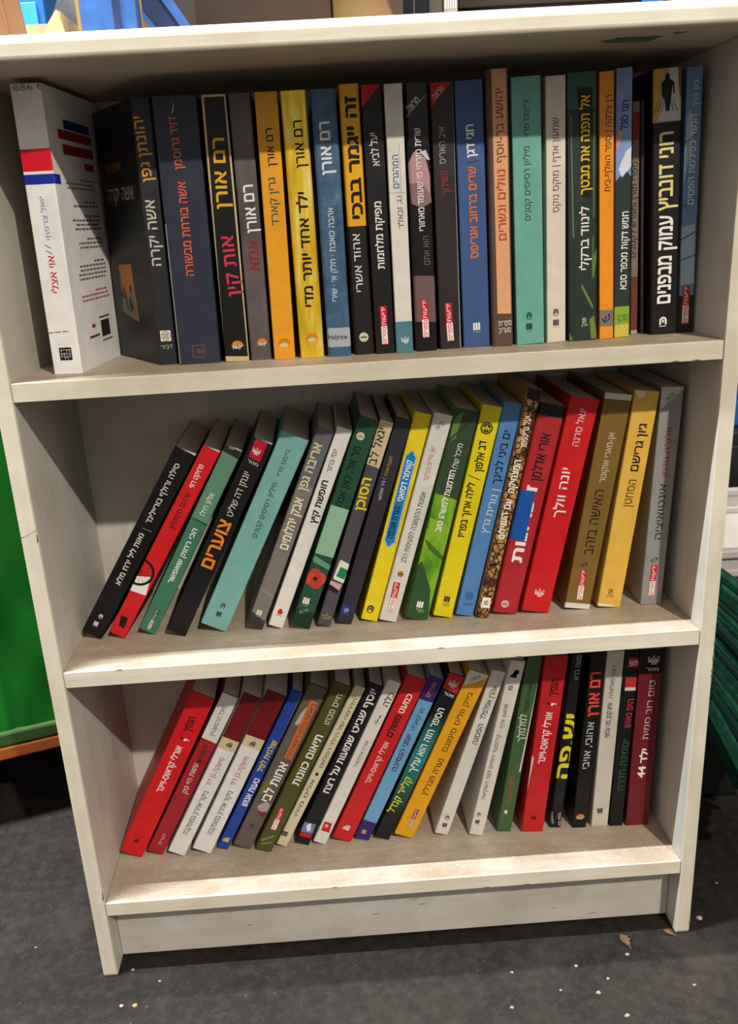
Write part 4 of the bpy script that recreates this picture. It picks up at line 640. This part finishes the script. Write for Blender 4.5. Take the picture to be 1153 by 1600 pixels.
ROWZ = (Z1, Z2, Z3)
ROWNAME = ('paperbacks on the top shelf', 'paperbacks on the middle shelf', 'paperbacks on the bottom shelf')
def build_book(rec):
    row, x, th, w, h, y0, base, label, opt, items = rec
    tr = math.radians(th); cc = .45 if not opt.get('gloss') else .25
    root = thing('booklet' if opt.get('back') else 'book', label, 'book', (x, y0, ROWZ[row] + w / 2000 * abs(math.sin(tr)) + .0001), (0, tr, math.radians(-5) if opt.get('coverR') else 0), ROWNAME[row])
    w -= .25
    F = Face(w, h, opt.get('round', .0012)); hw = w / 2
    cm = special(opt['mat']) if opt.get('mat') else cover_mat(base, cc)
    side = cover_mat(opt.get('side', base), cc)
    dep = min(.128, D - y0 - .002)
    # spine: curved card shell
    mb = MB(); us = F.us; n = len(us); t = .55
    rows_ = [[F.pt(u, v, 0) for u in us] for v in (0, h)]
    back = [[(u / 1000 * (1 - t / hw), max(F.y(u) + t, F.r + t) / 1000, v / 1000) for u in us] for v in (0, h)]
    vs = rows_[0] + rows_[1] + back[0] + back[1]; fs = []
    for i in range(n - 1):
        fs.append([i, i + 1, n + i + 1, n + i]); fs.append([2 * n + i + 1, 2 * n + i, 3 * n + i, 3 * n + i + 1])
        fs.append([i + 1, i, 2 * n + i, 2 * n + i + 1]); fs.append([n + i, n + i + 1, 3 * n + i + 1, 3 * n + i])
    fs.append([0, n, 3 * n, 2 * n]); fs.append([n - 1, 3 * n - 1, 4 * n - 1, 2 * n - 1])
    mb.add(vs, fs, cm)
    kids = []
    off = .06
    for it in items:
        k = it[0]; off += .02
        if k == 'B': F.poly(mb, rect(-hw, min(it[1], it[2]), hw, max(it[1], it[2])), ink(it[3]), off)
        elif k in ('Q', 'QL'): F.poly(mb, it[2], ink(it[1]), off)
        elif k == 'SL': F.poly(mb, round_quad(it[1]), ink(it[2]), off)
        elif k == 'FIG':
            _, u, v, s, c = it; I = ink(c)
            F.poly(mb, circ(u, v + s * 1.55, s * .2, 14, 0, 360, s * .24), I, off)
            F.poly(mb, [(u - s * .14, v + s * 1.4), (u + s * .16, v + s * 1.4), (u + s * .55, v + s * 1.1), (u + s * .62, v + s * .3), (u + s * .5, v + s * .25), (u + s * .42, v + s * .9), (u + s * .34, v + s * .1), (u + s * .2, v - s * 1.0), (u - s * .1, v - s * 1.0), (u - s * .2, v - s * .2), (u - s * .42, v + s * .1), (u - s * .5, v + s * 1.1)], I, off)
            for q in range(7):
                a = -1.1 + q * .32
                if abs(a + .05) < .25: continue
                F.poly(mb, [(u + s * a * .5, v - s * .1), (u + s * (a * .5 + .04), v - s * .1), (u + s * (a + .08), v - s * 1.05), (u + s * a, v - s * 1.05)], ink('55504e'), off - .01)
        elif k == 'WHEEL':
            _, u, v, s, c = it
            for q in ringp(u, v, s * .82, s, 0, 360, 40): F.poly(mb, q, ink(c), off)
            for a in range(0, 360, 24):
                ar = math.radians(a); d = Vector((math.cos(ar), math.sin(ar))); nn = Vector((-d.y, d.x)) * s * .012
                p = Vector((u, v)); F.poly(mb, [tuple(p + nn), tuple(p - nn), tuple(p + d * s * .84 - nn), tuple(p + d * s * .84 + nn)], ink('6a2022'), off)
        elif k == 'POPPY':
            _, u, v, s, c = it
            for j, a in enumerate((20, 110, 200, 290)):
                ar = math.radians(a); F.poly(mb, [(p[0] + .25 * math.sin(i * 2.1), p[1]) for i, p in enumerate(circ(u + s * .42 * math.cos(ar), v + s * .42 * math.sin(ar), s * .62, 14))], ink((c, 'b83c24')[j % 2]), off + j * .01)
            F.poly(mb, [(u + s * (.3 if i % 2 else .16) * math.cos(i * math.pi / 9), v + s * (.3 if i % 2 else .16) * math.sin(i * math.pi / 9)) for i in range(18)], ink('141214'), off + .06); off += .08
        elif k == 'RINGS':
            _, u, v, s, c = it
            for r in (.5, .7, .9, 1.1, 1.3):
                for q in ringp(u, v, s * r, s * (r + .035), 0, 360, 30):
                    if min(p[1] for p in q) > h - 33: F.poly(mb, q, ink(c), off)
        elif k == 'BLOB':
            _, u, v, s, c = it
            F.poly(mb, circ(u + s * .2, v + s * .3, s * .34, 14), ink(c), off)
            F.poly(mb, [(u + s * .3, v + s * .2), (u + s * .35, v - s * .5), (u - s * .6, v - s * .45), (u - s * .3, v - s * .05), (u - s * .1, v + s * .3)], ink(c), off)
        elif k == 'LMARK':
            _, u, v, s = it
            F.poly(mb, [(u - s * .1, v - s * .2), (u - s * .35, v + s * .12), (u - s * .7, v + s * .3), (u - s * .5, v + s * .02), (u - s * .35, v - s * .18), (u - s * .2, v - s * .3)], ink('2a1214'), off)
            F.poly(mb, [(u + s * .0, v + s * .12), (u + s * .65, v + s * .0), (u + s * .7, v - s * .12), (u + s * .4, v - s * .1), (u + s * .1, v - s * .36), (u - s * .1, v - s * .22), (u + s * .05, v - s * .02)], ink('ece0da'), off)
        elif k == 'PLATE':
            _, u0, v0, u1, v1, wd, ca, cb, cd = it
            a, b = Vector((u0, v0)), Vector((u1, v1)); d = (a - b); Ln = d.length; d.normalize(); n2 = Vector((-d.y, d.x))
            def pl(g):
                W_, L_ = wd / 2 + g, Ln / 2 + g
                loc = [(-W_, -L_ * .9), (-W_ * .55, -L_ * .93), (-W_ * .4, -L_ * .98), (0, -L_), (W_ * .4, -L_ * .98), (W_ * .55, -L_ * .93), (W_, -L_ * .9)]
                loc = loc + [(p, -q) for p, q in loc[::-1]]
                m_ = (a + b) / 2
                return [tuple(m_ - n2 * p + d * q) for p, q in loc]
            F.poly(mb, pl(.9), ink(cb), off); F.poly(mb, pl(.55), ink(ca), off + .03); F.poly(mb, pl(0), ink(cd), off + .06); off += .08
        elif k == 'L' : kids.append((it[7], lambda q, it=it, off=off: logo(F, q, it[1], it[2], it[3], it[4], it[5], it[6], off + .05)))
        elif k in ('Y', 'YG', 'YP'):
            cs = {'Y': {}, 'YG': dict(c1='2f4a3c', c2='d0d0c4', tc='d8d8cc'), 'YP': dict(c1='7c2440', c2='d8c4b8', tc='e8dcd0')}[k]
            kids.append(('publisher_tag', lambda q, it=it, off=off, cs=cs: pub_tag(F, q, *it[1:6], off + .05, **cs)))
        elif k == 'S':
            def stick(q, it=it, off=off):
                F.poly(q, round_quad(it[1], .12), ink(it[2]), off + .12)
            kids.append(('sticker', stick)); off += .1
        elif k == 'T':
            kids.append((it[9], lambda q, it=it, off=off: F.text(q, it[1], it[8], it[2], it[3], it[4], it[5], it[6], ink(it[7]), off + .05)))
    if opt.get('mat') == 'gold': pass
    spine = mb.build('spine', root, fix=False)
    for nm, fn in kids:
        q = MB(); fn(q)
        if q.v:
            o = q.build(nm, spine, fix=False)
            if nm == 'sticker': o['label'] = 'blank blue sticker' if base == 'a8242a' else 'pale language sticker'
    # covers and pages
    yb = (F.r + t) / 1000; ct = .0005; H = h / 1000; HW = hw / 1000
    if opt.get('splay'):
        ang = math.radians(30.8); L = .0927
        dx, dy = -math.sin(ang) * L, math.cos(ang) * L
        c = MB()
        A, B_ = (-HW, yb * .6), (-HW + dx, yb * .6 + dy)
        nx, ny = math.cos(ang) * ct, math.sin(ang) * ct
        c.prism([A, B_, (B_[0] + nx, B_[1] + ny), (A[0] + nx, A[1] + ny)], 'z', 0, H, side)
        def on(s, v, o=.0001):
            return (A[0] + dx * s - nx / ct * o, A[1] + dy * s - ny / ct * o, v / 1000)
        pic = [(.37, 79), (.76, 79), (.80, 36), (.78, 31), (.42, 33)]
        c.add([on(.39, 33), on(.44, 81), on(.78, 80), on(.80, 40)], [[3, 2, 1, 0]], ink('b0702a'))
        for pl_, cl in (([(.42, 35), (.80, 40), (.79, 56), (.70, 60), (.60, 52), (.52, 62), (.44, 50)], '6c6654'), ([(.73, 52), (.79, 52), (.78, 76), (.74, 70)], '7a5a38'), ([(.50, 44), (.58, 40), (.60, 50), (.54, 54)], '2a2622'), ([(.62, 42), (.66, 42), (.72, 58), (.70, 64)], '24201e'), ([(.50, 58), (.55, 58), (.55, 63), (.50, 63)], '2a2420')):
            c.add([on(s, v, .0002) for s, v in pl_], [list(range(len(pl_)))[::-1]], ink(cl))
        cov = c.build('front_cover', root)
        for st, s0, s1, v0, g, colr, nm in (('אשה יקרה', .16, .82, 137, 10, 'a8a298', 'title'), ('יהונתן גפן', .40, .80, 158, 6, 'a8702c', 'author_name')):
            vs2, fs2 = text_uv(st, .0, -s0, v0, -s1, v0, 1.0)
            q = MB(); q.add([on(-u, v0 + (v - v0) * g, .0003) for u, v, _ in vs2], fs2, ink(colr)); q.build(nm, cov, fix=False)
        p = MB(); p.prism([(-HW + .001, yb), (-HW + dx * .93 + .001, yb + dy * .93), (-.002, .112), (HW - .0012, dep - .003), (HW - .0012, yb)], 'z', .0004, H - .0008, paper_mat())
        p.build('page_block', root)
        q = MB(); q.box(HW - ct, HW, yb * .6, dep, 0, H, side); q.build('back_cover', root)
        return root
    for nm, sg in (('front_cover', -1), ('back_cover', 1)):
        c = MB(); x0, x1 = sorted((sg * HW, sg * (HW - ct)))
        c.box(x0, x1, F.r * .001 * .98, dep, 0, H, side)
        if sg > 0 and opt.get('coverR'):
            X = HW + .0001; yv = lambda s: F.r / 1000 + s * (.106)
            def bar(s0, s1, v0, v1, cl, sl=0.0):
                c.add([(X, yv(s0), v0 / 1000), (X, yv(s1), (v0 - sl) / 1000), (X, yv(s1), (v1 - sl) / 1000), (X, yv(s0), v1 / 1000)], [[0, 1, 2, 3]], ink(cl))
            bar(.0, .12, 145.3, 152.4, '14309c')
            bar(.34, .92, 187, 194, '1c2c74'); bar(.20, .95, 179, 186, '9c1c28'); bar(.26, .95, 168, 175.5, '9c1c28'); bar(.70, .92, 158, 163.5, '9c1c28')
            rr = random.Random(3)
            for blk, (v_, nl, cl) in enumerate(((150, 3, '8a8684'), (133, 2, '6e6a68'), (122, 4, '6e6a68'), (104, 3, '6e6a68'), (86, 5, '6e6a68'), (62, 3, 'b06a60'))):
                for i in range(nl):
                    s_ = .22 + rr.uniform(0, .12)
                    if i == 0: s_ += .3
                    while s_ < .86:
                        L_ = rr.uniform(.03, .09); bar(s_, min(s_ + L_, .9), v_ - i * 3.4 - .8, v_ - i * 3.4 + .8, cl); s_ += L_ + .015
            bar(.58, .80, 22, 36, '2a2a2c'); bar(.56, .82, 38, 39.5, '4a4644'); bar(.58, .84, 18, 19.5, '6a6664'); bar(.28, .52, 24, 26, '4a4644'); bar(.36, .44, 32, 35, '9c3030')
        c.build(nm, root)
    p = MB(); p.box(-HW + ct, HW - ct, yb, dep - .0008, .0004, H - .0006, paper_mat()); p.build('page_block', root)
    return root
for rec in BOOKS: build_book(rec)
# ---------------------------------------------------------------- things on top of the bookcase
ZB = ZT + .0165 + .0001
card = simple('cardboard', '76543c', .85, ns=40, stretch=(1, 1, .2)); card2 = simple('pale_cardboard', 'b4a080', .85, ns=40)
shaded_darkcard = simple('shaded_dark_cardboard', '2c1e12', .85, ns=30, stretch=(1, 1, .15)); midcard = simple('brown_cardboard', '665034', .85, ns=30, stretch=(.2, 1, 1))  # large box: dark brown lowered further, its shade put into the colour
steel = simple('blue_enamel', '2e579a', .4, ns=60, var=.25, spec=.5); navy = simple('dark_blue_enamel', '1d2f56', .38, ns=40, var=.3, spec=.5)
b0 = thing('cardboard_box', 'open cardboard box with torn flaps on the left end of the bookcase top', 'box', (-.262, .10, ZB))
b = MB(); t = .003
b.box(-.05, .045, -.045, -.045 + t, 0, .022, card2); b.box(-.05, .045, .045 - t, .045, 0, .030, card2)
b.box(-.05, -.05 + t, -.045, .045, 0, .03, card2); b.box(.045 - t, .045, -.045, .045, 0, .03, card2); b.box(-.05, .045, -.045, .045, 0, .002, card2)
b.build('box_body', b0)
b = MB(); b.prism([(.006, .010), (.0275, .010), (.029, .032), (-.004 + .0, .12), (-.022, .12)], 'y', -.074, -.0715, card)
b = MB(); b.prism([(.003, .0005), (.026, .0005), (.0205, .06), (.013, .14), (-.012, .14)], 'y', -.072, -.069, card)
b.prism([(.0105, .020), (.0135, .012), (.0100, .05), (.0075, .05)], 'y', -.0723, -.0719, simple('torn_card', '7a5a3c', .9))
b.build('flap', b0)
b = MB(); b.prism([(.020, .0005), (.051, .0005), (.047, .02), (.0445, .0295), (.043, .0285)], 'y', -.052, -.049, card2); b.build('flap', b0)
tb = thing('workbench', 'plain dark bench standing behind the bookcase', 'bench', (0, .45, 0))
b = MB(); b.box(-.40, .33, -.24, .26, .77, .80, simple('bench_wood', '4a3a2c', .8)); b.build('bench_top', tb)
for x in (-.25, .31):
    for y in (-.22, .24):
        b = MB(); b.box(x - .018, x + .018, y - .018, y + .018, 0, .77, simple('bench_wood', '4a3a2c', .8)); b.build('leg', tb)
bn = thing('plastic_bin', 'blue plastic bin with a cyan side behind the open cardboard box', 'bin', (-.35, .40, .80))
bl = simple('blue_plastic', '2468b0', .4, ns=10); cy = simple('cyan_plastic', '3a96c8', .4, ns=10)
b = MB(); b.box(-.045, .0485, -.05, .05, 0, .17, bl, .004); b.build('bin_body', bn)
b = MB(); b.box(-.044, .041, -.053, -.0502, .04, .1365, cy, .001); b.build('side_label', bn)
b = MB(); b.box(-.05, .0535, -.056, .056, .17, .185, bl, .004); b.build('rim', bn)
bag = thing('bag', 'rounded black bag bulging up beside the blue metal stand', 'bag', (-.219, .30, .80))
bm = bmesh.new(); bmesh.ops.create_uvsphere(bm, u_segments=36, v_segments=20, radius=1)
for p in bm.verts:
    a = math.atan2(p.co.y, p.co.x); k = 1 + .025 * math.sin(9 * a) * (1 - abs(p.co.z))
    z = max(p.co.z, -.86)
    p.co = Vector((p.co.x * .07 * k, p.co.y * .055 * k, (z + .86) * .085))
b = MB(); b.bm(bm, simple('black_fabric', '2b2a2c', .7, ns=50, var=.4, bs=.4)); b.build('bag_body', bag, smooth=True)
b = MB()
for i in range(10):
    a0, a1 = math.pi * i / 10, math.pi * (i + 1) / 10
    b.tube((.03 * math.cos(a0), 0, .155 + .03 * math.sin(a0)), (.03 * math.cos(a1), 0, .155 + .03 * math.sin(a1)), .005, .005, simple('black_fabric', '2b2a2c'), 8)
b.build('handle', bag, smooth=True)
ms = thing('metal_stand', 'blue painted metal stand with an upright and a slanting brace', 'stand', (-.18, .065, ZB))
b = MB(); b.box(-.0215, .0205, -.014, .004, .003, .16, steel, .002); b.box(.0035, .0085, -.0155, -.0135, .003, .16, navy)
b.box(-.0245, -.0216, -.012, .004, .003, .16, simple('yellow_edge', '8c744c', .7)); b.build('upright', ms)
b = MB(); b.prism([(.0225, .06), (.0225, .024), (.0395, .003), (.068, .003), (.03, .06)], 'y', .002, .018, navy)
b.prism([(.0225, .030), (.0225, .024), (.0395, .003), (.0430, .003)], 'y', -.001, .002, steel)
b.prism([(.060, .003), (.068, .003), (.03, .06), (.022, .06)], 'y', -.001, .002, steel); b.build('brace', ms)
b = MB(); b.box(-.03, .075, -.018, .03, 0, .003, navy, .001); b.build('base_plate', ms)
b = MB(); b.box(-.1665, -.143, .115, .15, ZB, ZB + .05, simple('orange_wood', '84602e', .8, ns=40, stretch=(1, 1, .2)), .001)
tag(b.build('wooden_block'), 'small orange-brown wooden block seen between the stand and its brace', 'block')
def crate(name, label, x0, x1, y0, y1, h, mt, mt2, extra=None):
    o = thing(name, label, 'box', ((x0 + x1) / 2, (y0 + y1) / 2, ZB)); hx, hy = (x1 - x0) / 2, (y1 - y0) / 2
    b = MB(); b.box(-hx, hx, -hy, hy, 0, h, mt, .0015); b.build('box_body', o)
    b = MB(); b.box(-hx + .001, -.001, -hy, hy, h, h + .002, mt2); b.build('flap', o)
    b = MB(); b.box(.001, hx - .001, -hy, hy, h, h + .002, mt2); b.build('flap', o)
    if extra: extra(o, hx, hy)
    return o
crate('cardboard_box', 'large dark brown cardboard box behind the slanting blue brace', -.122, -.0125, .10, .172, .12, shaded_darkcard, shaded_darkcard)
def diag(o, hx, hy):
    b = MB(); b.prism([(.004, .07), (hx, .07), (hx, .008), (.0265, .012)], 'y', -hy - .003, -hy - .0006, simple('dark_tape', '33271a', .85)); b.build('tape', o)
crate('cardboard_box', 'lighter brown cardboard box right of the large dark one', -.0115, .0455, .105, .172, .10, midcard, midcard, diag)
bk = thing('speaker_box', 'narrow glossy black box with a vertical seam on the bookcase top', 'box', (.0577, .15, ZB))
b = MB(); b.box(-.0108, .0108, -.03, .02, 0, .12, simple('black_gloss', '0d0e14', .3), .001); b.build('box_body', bk)
b = MB(); b.box(-.0018, -.0010, -.0306, -.0301, .0, .118, simple('grey_highlight', '55585e', .4)); b.build('highlight', bk)  # grey strip draws a vertical highlight on the black front
b = MB(); b.box(.0695, .0812, .128, .17, ZB, ZB + .1, simple('grey_card', '47423e', .7), .001)
tag(b.build('carton'), 'slim plain grey carton right of the narrow black box', 'box')
ct_ = thing('carton', 'slim carton with pale printed stripes next to the plain grey one', 'box', (.0876, .15, ZB))
b = MB(); b.box(-.0057, .0057, -.025, .02, 0, .1, simple('striped_card', '8c847c', .7), .001); b.build('box_body', ct_)
b = MB()
for i in range(5): b.box(-.005 + i * .0021, -.004 + i * .0021, -.0254, -.02505, .032, .098, simple('white_print', 'c8c2ba', .6))
b.box(-.0055, .0055, -.0254, -.02505, .026, .029, simple('white_print', 'c8c2ba', .6)); b.build('printed_stripes', ct_)
wc = thing('wooden_crate', 'long dark brown wooden crate on the right half of the bookcase top', 'crate', (.215, .155, ZB))
dw = simple('dark_wood', '20150f', .75, ns=30, stretch=(.1, 1, 1), var=.35)
b = MB()
for k in range(3): b.box(-.12, .09, -.02, -.014, k * .034, k * .034 + .032, dw, .001)
b.build('front_boards', wc)
b = MB(); b.box(-.12, -.112, -.014, .02, 0, .1, dw); b.box(.082, .09, -.014, .02, 0, .1, dw); b.box(-.112, .082, .014, .02, 0, .1, dw); b.build('crate_sides', wc)
b = MB(); b.box(.036, .053, -.0206, -.0201, .0, .045, simple('blue_tape', '1c4a8c', .5)); tag(b.build('blue_tape', wc), 'strip of blue tape on the crate front', None)

# ---------------------------------------------------------------- left of the bookcase
yaw = math.radians(19)
pl = thing('platform', 'low orange wooden platform carrying the green fabric bag', 'platform', (-.467, .249, 0), (0, 0, yaw))
b = MB(); b.box(-.35, .16, 0, .30, .1, .117, simple('orange_paint', '8a4614', .6, ns=18, var=.35, stretch=(.3, 1, 1)), .002); b.build('board', pl)
for x in (-.30, .12):
    b = MB(); b.box(x - .02, x + .02, .08, .26, 0, .1, simple('dark_wood_leg', '241b15', .9)); b.build('leg', pl)
gb = thing('fabric_bag', 'big bright green fabric bag with an olive hem left of the bookcase', 'bag', (-.467, .249, .1175), (0, 0, yaw))
from mathutils import noise as mn
def fabric(u, v):
    return .010 * mn.noise(Vector((u * 7, v * 3.5, 1.3))) + .005 * mn.noise(Vector((u * 18, v * 9, 4.1)))
b = MB(); nx, nz = 60, 90; z0_, z1_ = .019, .63
vs = []; fs = []
for j in range(nz + 1):
    for i in range(nx + 1):
        u = -.34 + .49 * i / nx; v = z0_ + (z1_ - z0_) * j / nz
        k = min(1, (v - z0_) / .08)
        crease = .003 * math.exp(-((u - .015 - .09 * (.18 - v)) / .004) ** 2) if v < .2 else 0
        vs.append((u, .006 + k * fabric(u, v) + crease, v))
for j in range(nz):
    for i in range(nx): fs.append([j * (nx + 1) + i, j * (nx + 1) + i + 1, (j + 1) * (nx + 1) + i + 1, (j + 1) * (nx + 1) + i])
green = simple('green_fabric', '0a5e0e', .75, ns=8, var=.2, bs=.25, spec=.2)
b.add(vs, fs, green)
b.box(-.34, .15, .02, .26, z0_, z1_, green, .01)
b.build('bag_body', gb, smooth=True)
b = MB(); b.box(-.342, .152, .0, .262, 0, .0188, simple('olive_hem', '2a4216', .8, ns=60), .003); tag(b.build('hem', gb), 'dull olive hem', None)
b = MB()
for i in range(12):
    a0, a1 = math.pi * i / 12, math.pi * (i + 1) / 12
    b.tube((-.1 - .09 * math.cos(a0), .1, .625 + .12 * math.sin(a0)), (-.1 - .09 * math.cos(a1), .1, .625 + .12 * math.sin(a1)), .008, .008, green, 8)
b.build('handle', gb, smooth=True)

# ---------------------------------------------------------------- right of the bookcase
br = thing('broom', 'green-bristled broom standing behind the right side panel', 'broom', (.3125, .085, 0))
b = MB(); b.tube((0, .006, 0), (0, .006, .78), .0095, .0095, simple('broom_stick', '5a4a38', .6), 14); b.build('handle', br, smooth=True)
b = MB(); b.box(-.008, .012, -.03, .055, .215, .375, simple('broom_block', '12382c', .6), .003); b.build('head', br)
b = MB(); gr = [simple('green_bristle', '0c4434', .6, ns=120, var=.5), simple('dark_green_bristle', '062a22', .6)]; tipm = simple('worn_tip', '77736c', .9)
rr = random.Random(11)
for i in range(26):
    f_ = i / 25
    for j in range(5):
        z = .222 + f_ * .148; ang = math.radians(-62 + f_ * 22 + rr.uniform(-1.5, 1.5)); L = rr.uniform(.19, .205) * (.72 + .5 * f_ if f_ < .5 else .97)
        y = -.026 + j * .016 + rr.uniform(-.003, .003)
        p0 = Vector((.012, y, z)); d = Vector((math.cos(ang), rr.uniform(-.02, .05), math.sin(ang)))
        r0 = .0046 if (i + j) % 3 else .0032
        b.tube(p0, p0 + d * L, r0, r0 * 1.25, gr[0] if (i * 7 + j) % 4 else gr[1], 6)
        if i < 4: b.tube(p0 + d * L, p0 + d * (L + .012), r0 * 1.3, r0 * 1.5, tipm, 6)
b.tube((.06, -.02, .36), (.082, -.022, .338), .0022, .0018, gr[0], 6); b.tube((.058, -.02, .372), (.068, -.022, .35), .0022, .0018, gr[0], 6)
tag(b.build('bristles', br), 'stiff dark green bristles with worn grey tips', None, kind='stuff')
st = thing('storage_box', 'black storage box under the white plastic tub', 'box', (.50, .33, 0))
blk = simple('black_plastic', '121112', .6)
b = MB(); b.box(-.12, .2, -.12, .1, 0, .2, blk, .006); b.build('box_body', st)
b = MB(); b.box(-.125, .205, -.125, .105, .2, .225, blk, .004); b.build('lid', st)
wb = thing('plastic_tub', 'white plastic tub with a double rim right of the bookcase', 'tub', (.52, .33, .2255))
wp = simple('white_plastic', 'b0aaa4', .45, ns=12, var=.15)
b = MB(); n = 4
def ringbox(hx, hy, z): return [(-hx, -hy, z), (hx, -hy, z), (hx, hy, z), (-hx, hy, z)]
vs = ringbox(.085, .06, 0) + ringbox(.135, .11, .075) + ringbox(.131, .106, .075) + ringbox(.082, .057, .003)
fs = [[3, 2, 1, 0], [12, 13, 14, 15]]
for a_, c_ in ((0, 4), (4, 8), (8, 12)):
    for i in range(4): fs.append([a_ + i, a_ + (i + 1) % 4, c_ + (i + 1) % 4, c_ + i])
b.add(vs, fs, wp); b.build('tub_body', wb)
for z0q, z1q, g in ((.070, .079, .004), (.094, .104, .007)):
    b = MB()
    hx, hy = .135 + g, .11 + g
    for a_ in ((-hx, hx, -hy, -hy + .012), (-hx, hx, hy - .012, hy), (-hx, -hx + .012, -hy + .012, hy - .012), (hx - .012, hx, -hy + .012, hy - .012)): b.box(*a_, z0q, z1q, wp, .002)
    if g == .007:
        for a_ in ((-.135, .135, -.112, -.106), (-.135, .135, .106, .112), (-.135, -.129, -.106, .106), (.129, .135, -.106, .106)): b.box(*a_, .079, .094, wp)
    b.build('rim', wb)
cb = thing('cabinet', 'low black cabinet in the dark behind the white tub', 'cabinet', (.62, .60, 0))
b = MB(); b.box(-.19, .25, -.12, .2, 0, .40, blk, .004); b.build('cabinet_body', cb)
b = MB(); b.box(-.18, .24, -.126, -.1205, .03, .38, blk, .002); b.build('door', cb)
bb = thing('plastic_bin', 'blue plastic bin showing past the right edge of the bookcase', 'bin', (.66, .56, .4005))
b = MB(); b.box(-.16, .15, -.06, .1, 0, .06, simple('deep_blue_plastic', '1c4680', .45), .004); b.build('bin_body', bb)
b = MB(); b.box(-.165, .155, -.065, .105, .06, .072, simple('deep_blue_plastic', '1c4680', .45), .003); b.build('rim', bb)

# ---------------------------------------------------------------- litter on the floor
def leaf(x, y, rz, s, label):
    o = thing('dry_leaf', label, 'leaf', (x, y, .0004), (0, 0, rz))
    b = MB(); n = 9; vs = []; fs = []
    for i in range(n):
        t_ = i / (n - 1); wd = s * .32 * math.sin(math.pi * min(1, t_ * .94 + .05)) ** .8 * (1 + .25 * math.sin(i * 2.7)); z = s * .18 * t_ * t_ + .0003
        vs += [(t_ * s, -wd, z + abs(wd) * .5), (t_ * s, 0, z), (t_ * s, wd, z + abs(wd) * .4)]
    for i in range(n - 1):
        for k in (0, 1): fs.append([i * 3 + k, i * 3 + k + 1, i * 3 + 4 + k, i * 3 + 3 + k])
    b.add(vs, fs, simple('dry_leaf', '5a4228', .8, ns=300, var=.35)); b.build('blade', o)
    b = MB(); b.tube((0, 0, .0006), (-s * .35, s * .06, .0008), .0006, .0004, simple('leaf_stalk', '6a4e30', .8), 6); b.build('stalk', o)
leaf(.232, -.013, 1.9, .014, 'curled dry leaf on the floor in front of the right end of the plinth')
leaf(.281, -.003, 2.6, .010, 'small dry leaf fragment at the foot of the right side panel')
CR = [(.316, .016, .004, 'a09c94'), (.2267, -.0235, .0026, '8e887c'), (.1726, -.0328, .0022, '867e72'), (.1087, -.0345, .002, '80786c'), (-.2727, -.0385, .0024, 'a8a498'), (-.2595, -.0395, .003, '8c7458'), (.1986, -.0508, .0022, '867e72'), (.2769, -.0658, .0022, '746c60'), (.1846, -.066, .003, '7c756a'), (.2028, -.0935, .003, '807a70'), (-.27, .005, .002, '8c887c'), (-.24, -.012, .002, '7c756a'), (.10, -.075, .0026, '7c756a'), (.15, -.06, .002, '787064'), (-.38, .045, .002, '706a62'), (.355, .064, .0022, '706a62')]
for i, (x, y, r_, c) in enumerate(CR):
    r_ *= .75; bm = bmesh.new(); bmesh.ops.create_icosphere(bm, subdivisions=2, radius=r_)
    rr = random.Random(i)
    for p in bm.verts: p.co = Vector((p.co.x * rr.uniform(.8, 1.3), p.co.y * rr.uniform(.6, 1.1), max(p.co.z, -r_ * .5) * .6))
    lo = min(p.co.z for p in bm.verts)
    for p in bm.verts: p.co.z -= lo
    b = MB(); b.bm(bm, simple('crumb_' + c, c, .9)); o = b.build('crumb', None)
    o.location = (x, y, .0002)
    tag(o, 'tiny pale crumb lying on the dark floor around the bookcase', 'crumb', 'crumbs on the dark floor')
